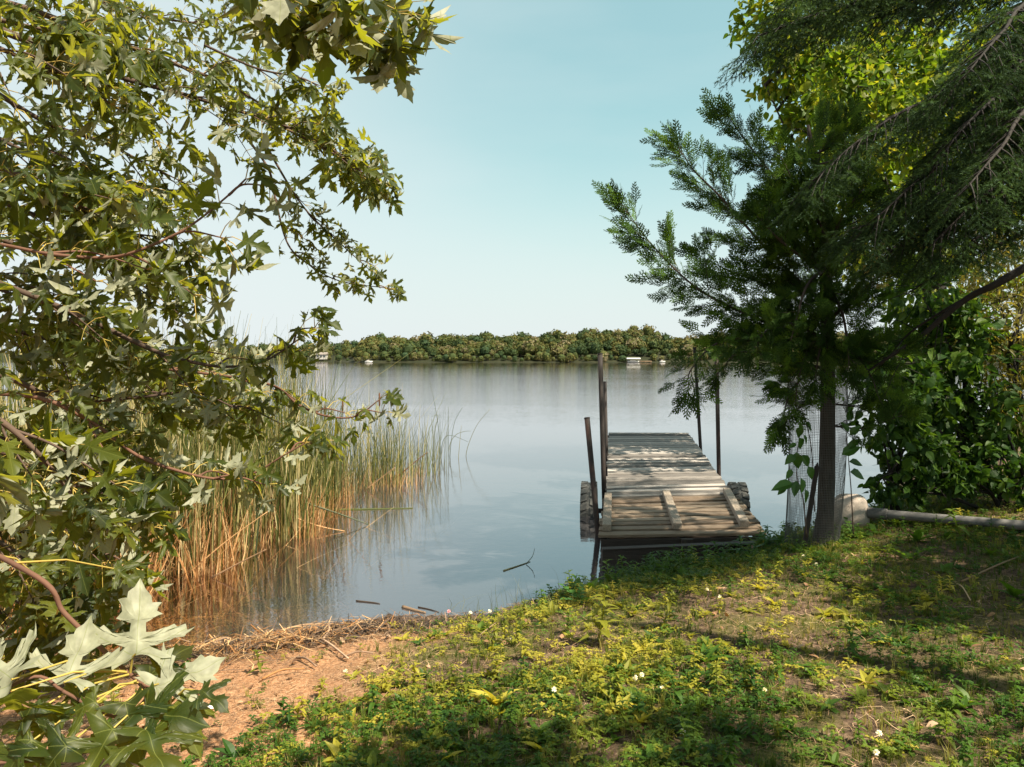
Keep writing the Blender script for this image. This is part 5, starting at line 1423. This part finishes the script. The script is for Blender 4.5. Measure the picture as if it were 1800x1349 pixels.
for px, py, t, lab, pk in ((786, 1118, .15, 'pink flower head on a tall stem at the waterline', True), (858, 1112, .13, 'white flower head on a tall stem at the waterline', False), (824, 1115, .13, 'faded pale flower head between the pink and the white one', False), (604, 1190, .03, 'white flower on the open sand near the wrack', False),
                           (893, 1132, .03, 'small white clover head in the sunlit weeds near the water', False), (970, 1232, .05, 'white clover bloom in the middle of the sunlit weeds', False), (1113, 1215, .06, 'white clover bloom on a bent stem left of another', False), (1124, 1210, .06, 'white clover bloom on a bent stem right of another', False), (1160, 1222, .03, 'white clover bloom in the shaded turf at centre', False),
                           (1073, 1276, .03, 'white clover bloom low in the grass near the bottom', False), (1340, 1226, .03, 'white bloom in the light patch right of centre', False), (1540, 1308, .04, 'white clover bloom at the bottom right', False), (1535, 1338, .03, 'white clover bloom on the bottom edge at right', False), (1410, 985, .03, 'white bloom by the foot of the mesh guard', False), (1432, 1000, .03, 'white bloom on bare soil before the cedar', False),
                           (1240, 1048, .04, 'white clover head on the bank edge under the dock', False), (1262, 1058, .03, 'white clover head in the weeds below the dock corner', False), (1320, 972, .05, 'pinkish bloom under the right corner of the dock', True), (1195, 1300, .03, 'white clover bloom in the dry grass near the bottom', False)):
    flower(px, py, t, lab, pk)
# thin dead grass stems at the shore, seed heads by the dock
g = Geo()
for cx, cy, n, h in ((820, 1075, 14, .22), (905, 1068, 16, .24), (870, 1082, 10, .2), (950, 1058, 10, .26), (1060, 1028, 7, .3), (1100, 1012, 7, .26), (1180, 1000, 9, .24), (1130, 1010, 6, .22), (1230, 990, 7, .22)):
    p = on(cx, cy); xy = p[:2] + rng.normal(size=(n, 2)) * A([.10, .05]); blade_field(n, xy, h * rng.uniform(.5, 1.1, n), None, .0016, .5, g, 0, .45)
tag(g.build('dead_grass', M['bulrush']), kind='stuff')

# ---------------------------------------------------------------- far shore
def far_wood():
    g = Geo(); n = 0
    quad = (A([(-.5, -.5, 0), (.5, -.5, .1), (.5, .5, 0), (-.5, .5, -.1)]), A([(0, 1, 2), (0, 2, 3)]))
    for row in range(9):
        x = -330.0 + random.random() * 5
        while x < 300:
            sp = random.uniform(3.0, 5.2) if x > -120 else random.uniform(7, 10)
            x += sp
            if abs(x) > 260 and row > 5: continue
            y = float(far_shore(x)) + .2 + row * 9 + random.uniform(-2.5, 2.5)
            z = float(ground_h(x, y)); r = random.choice((1.9, 2.3, 2.7, 3.2, 3.9)) * random.uniform(.85, 1.15) * (.7 if row == 0 else 1); h = r * random.uniform(1.5, 2.2)
            if -118 < x < -100 and row < 1: continue
            if 67 < x < 79 and row < 1: continue
            N = 170 if row < 6 else 120
            d = norm(rng.normal(size=(N, 3))); k = rng.normal(size=(5, 3)) * 3; lum = 1 + .14 * np.sin(d @ k.T + rng.random(5) * 6).sum(1) / 1.6
            P = A([x, y, z + h * (.62 if row else .45)]) + d * A([r, r, h * .48]) * (lum * rng.uniform(.86, 1.04, N))[:, None]
            R = frames(rng.normal(size=(N, 3)), d + rng.normal(size=(N, 3)) * .45); tv = random.random() ** 1.2
            g.inst(quad, P, R, rng.uniform(.6, 1.35, N) * r / 4.4, 0, np.clip(tv * .85 + rng.random(N) * .18, 0, 1)); n += 1
            g.add(*lump(A([x, y, z + h * .58]), r * .78, r * .78, h * .40, n % 17, 5), 0, tv * .5)
            g.tube([(x, y, z - .5), (x, y, z + h * .4)], [.3, .2], 5, 1, .5)
    print('far trees', n)
    tag(g.build('woods', [M['farleaf'], M['farbark']]), kind='stuff')


far_wood()


def far_cabin():
    c = at(566, 636, 560); x, y = c[0], c[1]; y = float(far_shore(x)) + 6; z = float(ground_h(x, y))
    x = (566 - CX) / F * y
    root = empty('lake_cabin', (x, y, z), 'small pale cabin at the waterline under the far trees, half behind maple leaves', 'cabin')
    g = Geo(); g.box((x, y, z + 1.6), (4, 0, 0), (0, 3, 0), (0, 0, 1.9)); g.build('wall', M['greywall'], root)
    g = Geo(); V = [(x - 4.5, y - 3.6, z + 3.4), (x + 4.5, y - 3.6, z + 3.4), (x + 4.5, y + 3.6, z + 3.4), (x - 4.5, y + 3.6, z + 3.4), (x - 4.5, y, z + 5.2), (x + 4.5, y, z + 5.2)]
    g.add(V, [(0, 1, 5), (0, 5, 4), (2, 3, 4), (2, 4, 5), (0, 4, 3), (1, 2, 5), (0, 3, 2), (0, 2, 1)]); g.build('roof', M['roofm'], root)
    for k in (-2.4, 0, 2.4):
        g = Geo(); g.box((x + k, y - 3.03, z + 1.9), (.7, 0, 0), (0, .04, 0), (0, 0, .7)); g.build('window', M['glassd'], root)


far_cabin()


def far_lift():
    y0 = 444.0; x = (1112 - CX) / F * y0; z = 0.0
    y0 = float(far_shore(x)) - 5
    root = empty('boat_lift', (x, y0, 0), 'white canopied boat lift standing at the far shore to the right of the tall post', 'boat lift')
    g = Geo(); w, l = 3.9, 1.9; n = 8
    V = []; T = []
    for i in range(n + 1):
        a = math.pi * i / n
        for s in (-1, 1): V.append((x + s * w, y0 - l * math.cos(a), 2.0 + .75 * math.sin(a)))
    for i in range(n): T += [(2 * i, 2 * i + 1, 2 * i + 3), (2 * i, 2 * i + 3, 2 * i + 2)]
    g.add(V, T); g.build('canopy', M['white'], root)
    for sx in (-1, 1):
        for sy in (-1, 1):
            g = Geo(); g.tube([(x + sx * w * .95, y0 + sy * l * .95, -1), (x + sx * w * .95, y0 + sy * l * .95, 2.05)], .09, 6); g.build('leg', M['farbark'], root)
    # hull in the lift
    broot = empty('pontoon_boat', (x, y0, .4), 'small pale boat raised under the white canopy on the far shore', 'boat')
    g = Geo(); g.tube([(x - 3.2, y0, .55), (x + 2.6, y0, .55), (x + 3.5, y0, .8)], [.5, .5, .1], 8); g.build('hull', M['white'], broot, smooth=True)
    g = Geo(); g.box((x - .3, y0, 1.05), (1.6, 0, 0), (0, .5, 0), (0, 0, .25)); g.build('seat', M['greywall'], broot)
    # tan gangway to the bank
    g = Geo(); g.box((x + 7.5, y0 + 2.5, .75), (3.6, .6, 0), (0, .8, 0), (0, 0, .12)); 
    for k in (-3, 0, 3): g.tube([(x + 7.5 + k, y0 + 2.5, -1), (x + 7.5 + k, y0 + 2.5, .75)], .1, 5)
    tag(g.build('gangway', M['stick'], origin=(x + 7.5, y0 + 2.5, .6)), 'tan gangway beside the white boat lift on the far shore', 'gangway')


far_lift()
for px, lab, w in ((648, 'tiny white boat moored below the far trees near the cabin', 2.2), (1165, 'tiny pale boat at the far shore right of the boat lift', 1.6)):
    y0 = 446.0; x = (px - CX) / F * y0; y0 = float(far_shore(x)) - 3
    root = empty('moored_boat', (x, y0, 0), lab, 'boat')
    g = Geo(); g.tube([(x - w, y0, .35), (x + w * .6, y0, .35), (x + w * 1.1, y0, .7)], [.55, .55, .12], 8); g.build('hull', M['white'], root, smooth=True)
    g = Geo(); g.box((x - .2 * w, y0, 1.1), (.35 * w, 0, 0), (0, .4, 0), (0, 0, .35)); g.build('cabin', M['greywall'], root)

# ---------------------------------------------------------------- light, sky, camera
SUN_EL, SUN_DIR = math.radians(54), norm(A([.80, -.60]))
SUN = A([SUN_DIR[0] * math.cos(SUN_EL), SUN_DIR[1] * math.cos(SUN_EL), math.sin(SUN_EL)])
l = D.lights.new('sun', 'SUN'); l.energy = 5.0; l.angle = math.radians(.53); l.color = (1, .90, .72)
lo = D.objects.new('sun', l); COL.objects.link(lo)
from mathutils import Vector
lo.rotation_euler = Vector(-SUN).to_track_quat('-Z', 'Y').to_euler()
lo.location = (0, 0, 30)
w = D.worlds.new('World'); scene.world = w; w.use_nodes = True
ns, L = w.node_tree.nodes, w.node_tree.links
ns.clear()
sky = ns.new('ShaderNodeTexSky'); sky.sky_type = 'NISHITA'; sky.sun_disc = False; sky.sun_elevation = SUN_EL
sky.sun_rotation = math.atan2(SUN_DIR[0], SUN_DIR[1]); sky.air_density = 1.0; sky.dust_density = 1.5; sky.ozone_density = 1.6
tint = ns.new('ShaderNodeMix'); tint.data_type = 'RGBA'; tint.blend_type = 'MULTIPLY'; tint.inputs[0].default_value = 1; tint.inputs[7].default_value = (1.30, 1.40, .98, 1)
bg = ns.new('ShaderNodeBackground'); bg.inputs[1].default_value = .066
wo = ns.new('ShaderNodeOutputWorld')
L.new(sky.outputs[0], tint.inputs[6])
tc = ns.new('ShaderNodeTexCoord'); sx = ns.new('ShaderNodeSeparateXYZ'); L.new(tc.outputs['Generated'], sx.inputs[0])
hz = ns.new('ShaderNodeMapRange'); hz.interpolation_type = 'SMOOTHSTEP'; hz.inputs[1].default_value = -.02; hz.inputs[2].default_value = .32; hz.inputs[3].default_value = .95; hz.inputs[4].default_value = 0
L.new(sx.outputs['Z'], hz.inputs[0])
vm = ns.new('ShaderNodeMix'); vm.data_type = 'RGBA'; vm.inputs[0].default_value = .55; L.new(tint.outputs[2], vm.inputs[6]); vm.inputs[7].default_value = (2.05, 3.5, 3.6, 1)   # thin high veil evens the blue
hm = ns.new('ShaderNodeMix'); hm.data_type = 'RGBA'; # the haze thickens toward the west and drifts in faint streaks
hx = ns.new('ShaderNodeMapRange'); hx.interpolation_type = 'SMOOTHSTEP'; hx.inputs[1].default_value = .12; hx.inputs[2].default_value = -.42; hx.inputs[3].default_value = 0; hx.inputs[4].default_value = .72
L.new(sx.outputs['X'], hx.inputs[0])
mpn = ns.new('ShaderNodeMapping'); mpn.inputs['Scale'].default_value = (2.2, 2.2, 9); L.new(tc.outputs['Generated'], mpn.inputs[0])
nz = ns.new('ShaderNodeTexNoise'); nz.inputs['Scale'].default_value = 1.4; nz.inputs['Detail'].default_value = 5; L.new(mpn.outputs[0], nz.inputs['Vector'])
nr = ns.new('ShaderNodeMapRange'); nr.inputs[1].default_value = .42; nr.inputs[2].default_value = .75; nr.inputs[3].default_value = 0; nr.inputs[4].default_value = .18; L.new(nz.outputs['Fac'], nr.inputs[0])


def inv(s):
    q = ns.new('ShaderNodeMath'); q.operation = 'SUBTRACT'; q.inputs[0].default_value = 1; L.new(s, q.inputs[1]); return q.outputs[0]


def mul(a, b):
    q = ns.new('ShaderNodeMath'); q.operation = 'MULTIPLY'; L.new(a, q.inputs[0]); L.new(b, q.inputs[1]); return q.outputs[0]


L.new(inv(mul(mul(inv(hz.outputs[0]), inv(hx.outputs[0])), inv(nr.outputs[0]))), hm.inputs[0]); L.new(vm.outputs[2], hm.inputs[6]); hm.inputs[7].default_value = (4.2, 4.55, 4.6, 1)   # pale summer haze low in the sky
L.new(hm.outputs[2], bg.inputs[0]); L.new(bg.outputs[0], wo.inputs[0])
cam = D.cameras.new('camera'); co = D.objects.new('camera', cam); COL.objects.link(co)
co.location = CAM; co.rotation_euler = (math.pi / 2 - PITCH, 0, 0)
cam.sensor_width = 36; cam.lens = 36 * F / 1800; cam.clip_start = .05; cam.clip_end = 2000
scene.camera = co
vs = scene.view_settings; vs.view_transform = 'Standard'; vs.look = 'None'; vs.gamma = 1; vs.use_curve_mapping = False; vs.exposure = 1.55
scene.render.engine = 'CYCLES'
cy = scene.cycles; cy.max_bounces = 6; cy.diffuse_bounces = 2; cy.glossy_bounces = 3; cy.transmission_bounces = 3; cy.transparent_max_bounces = 8
cy.sample_clamp_indirect = 4; cy.use_denoising = True
for o in list(D.objects):
    if '_org' in o.keys(): del o['_org']
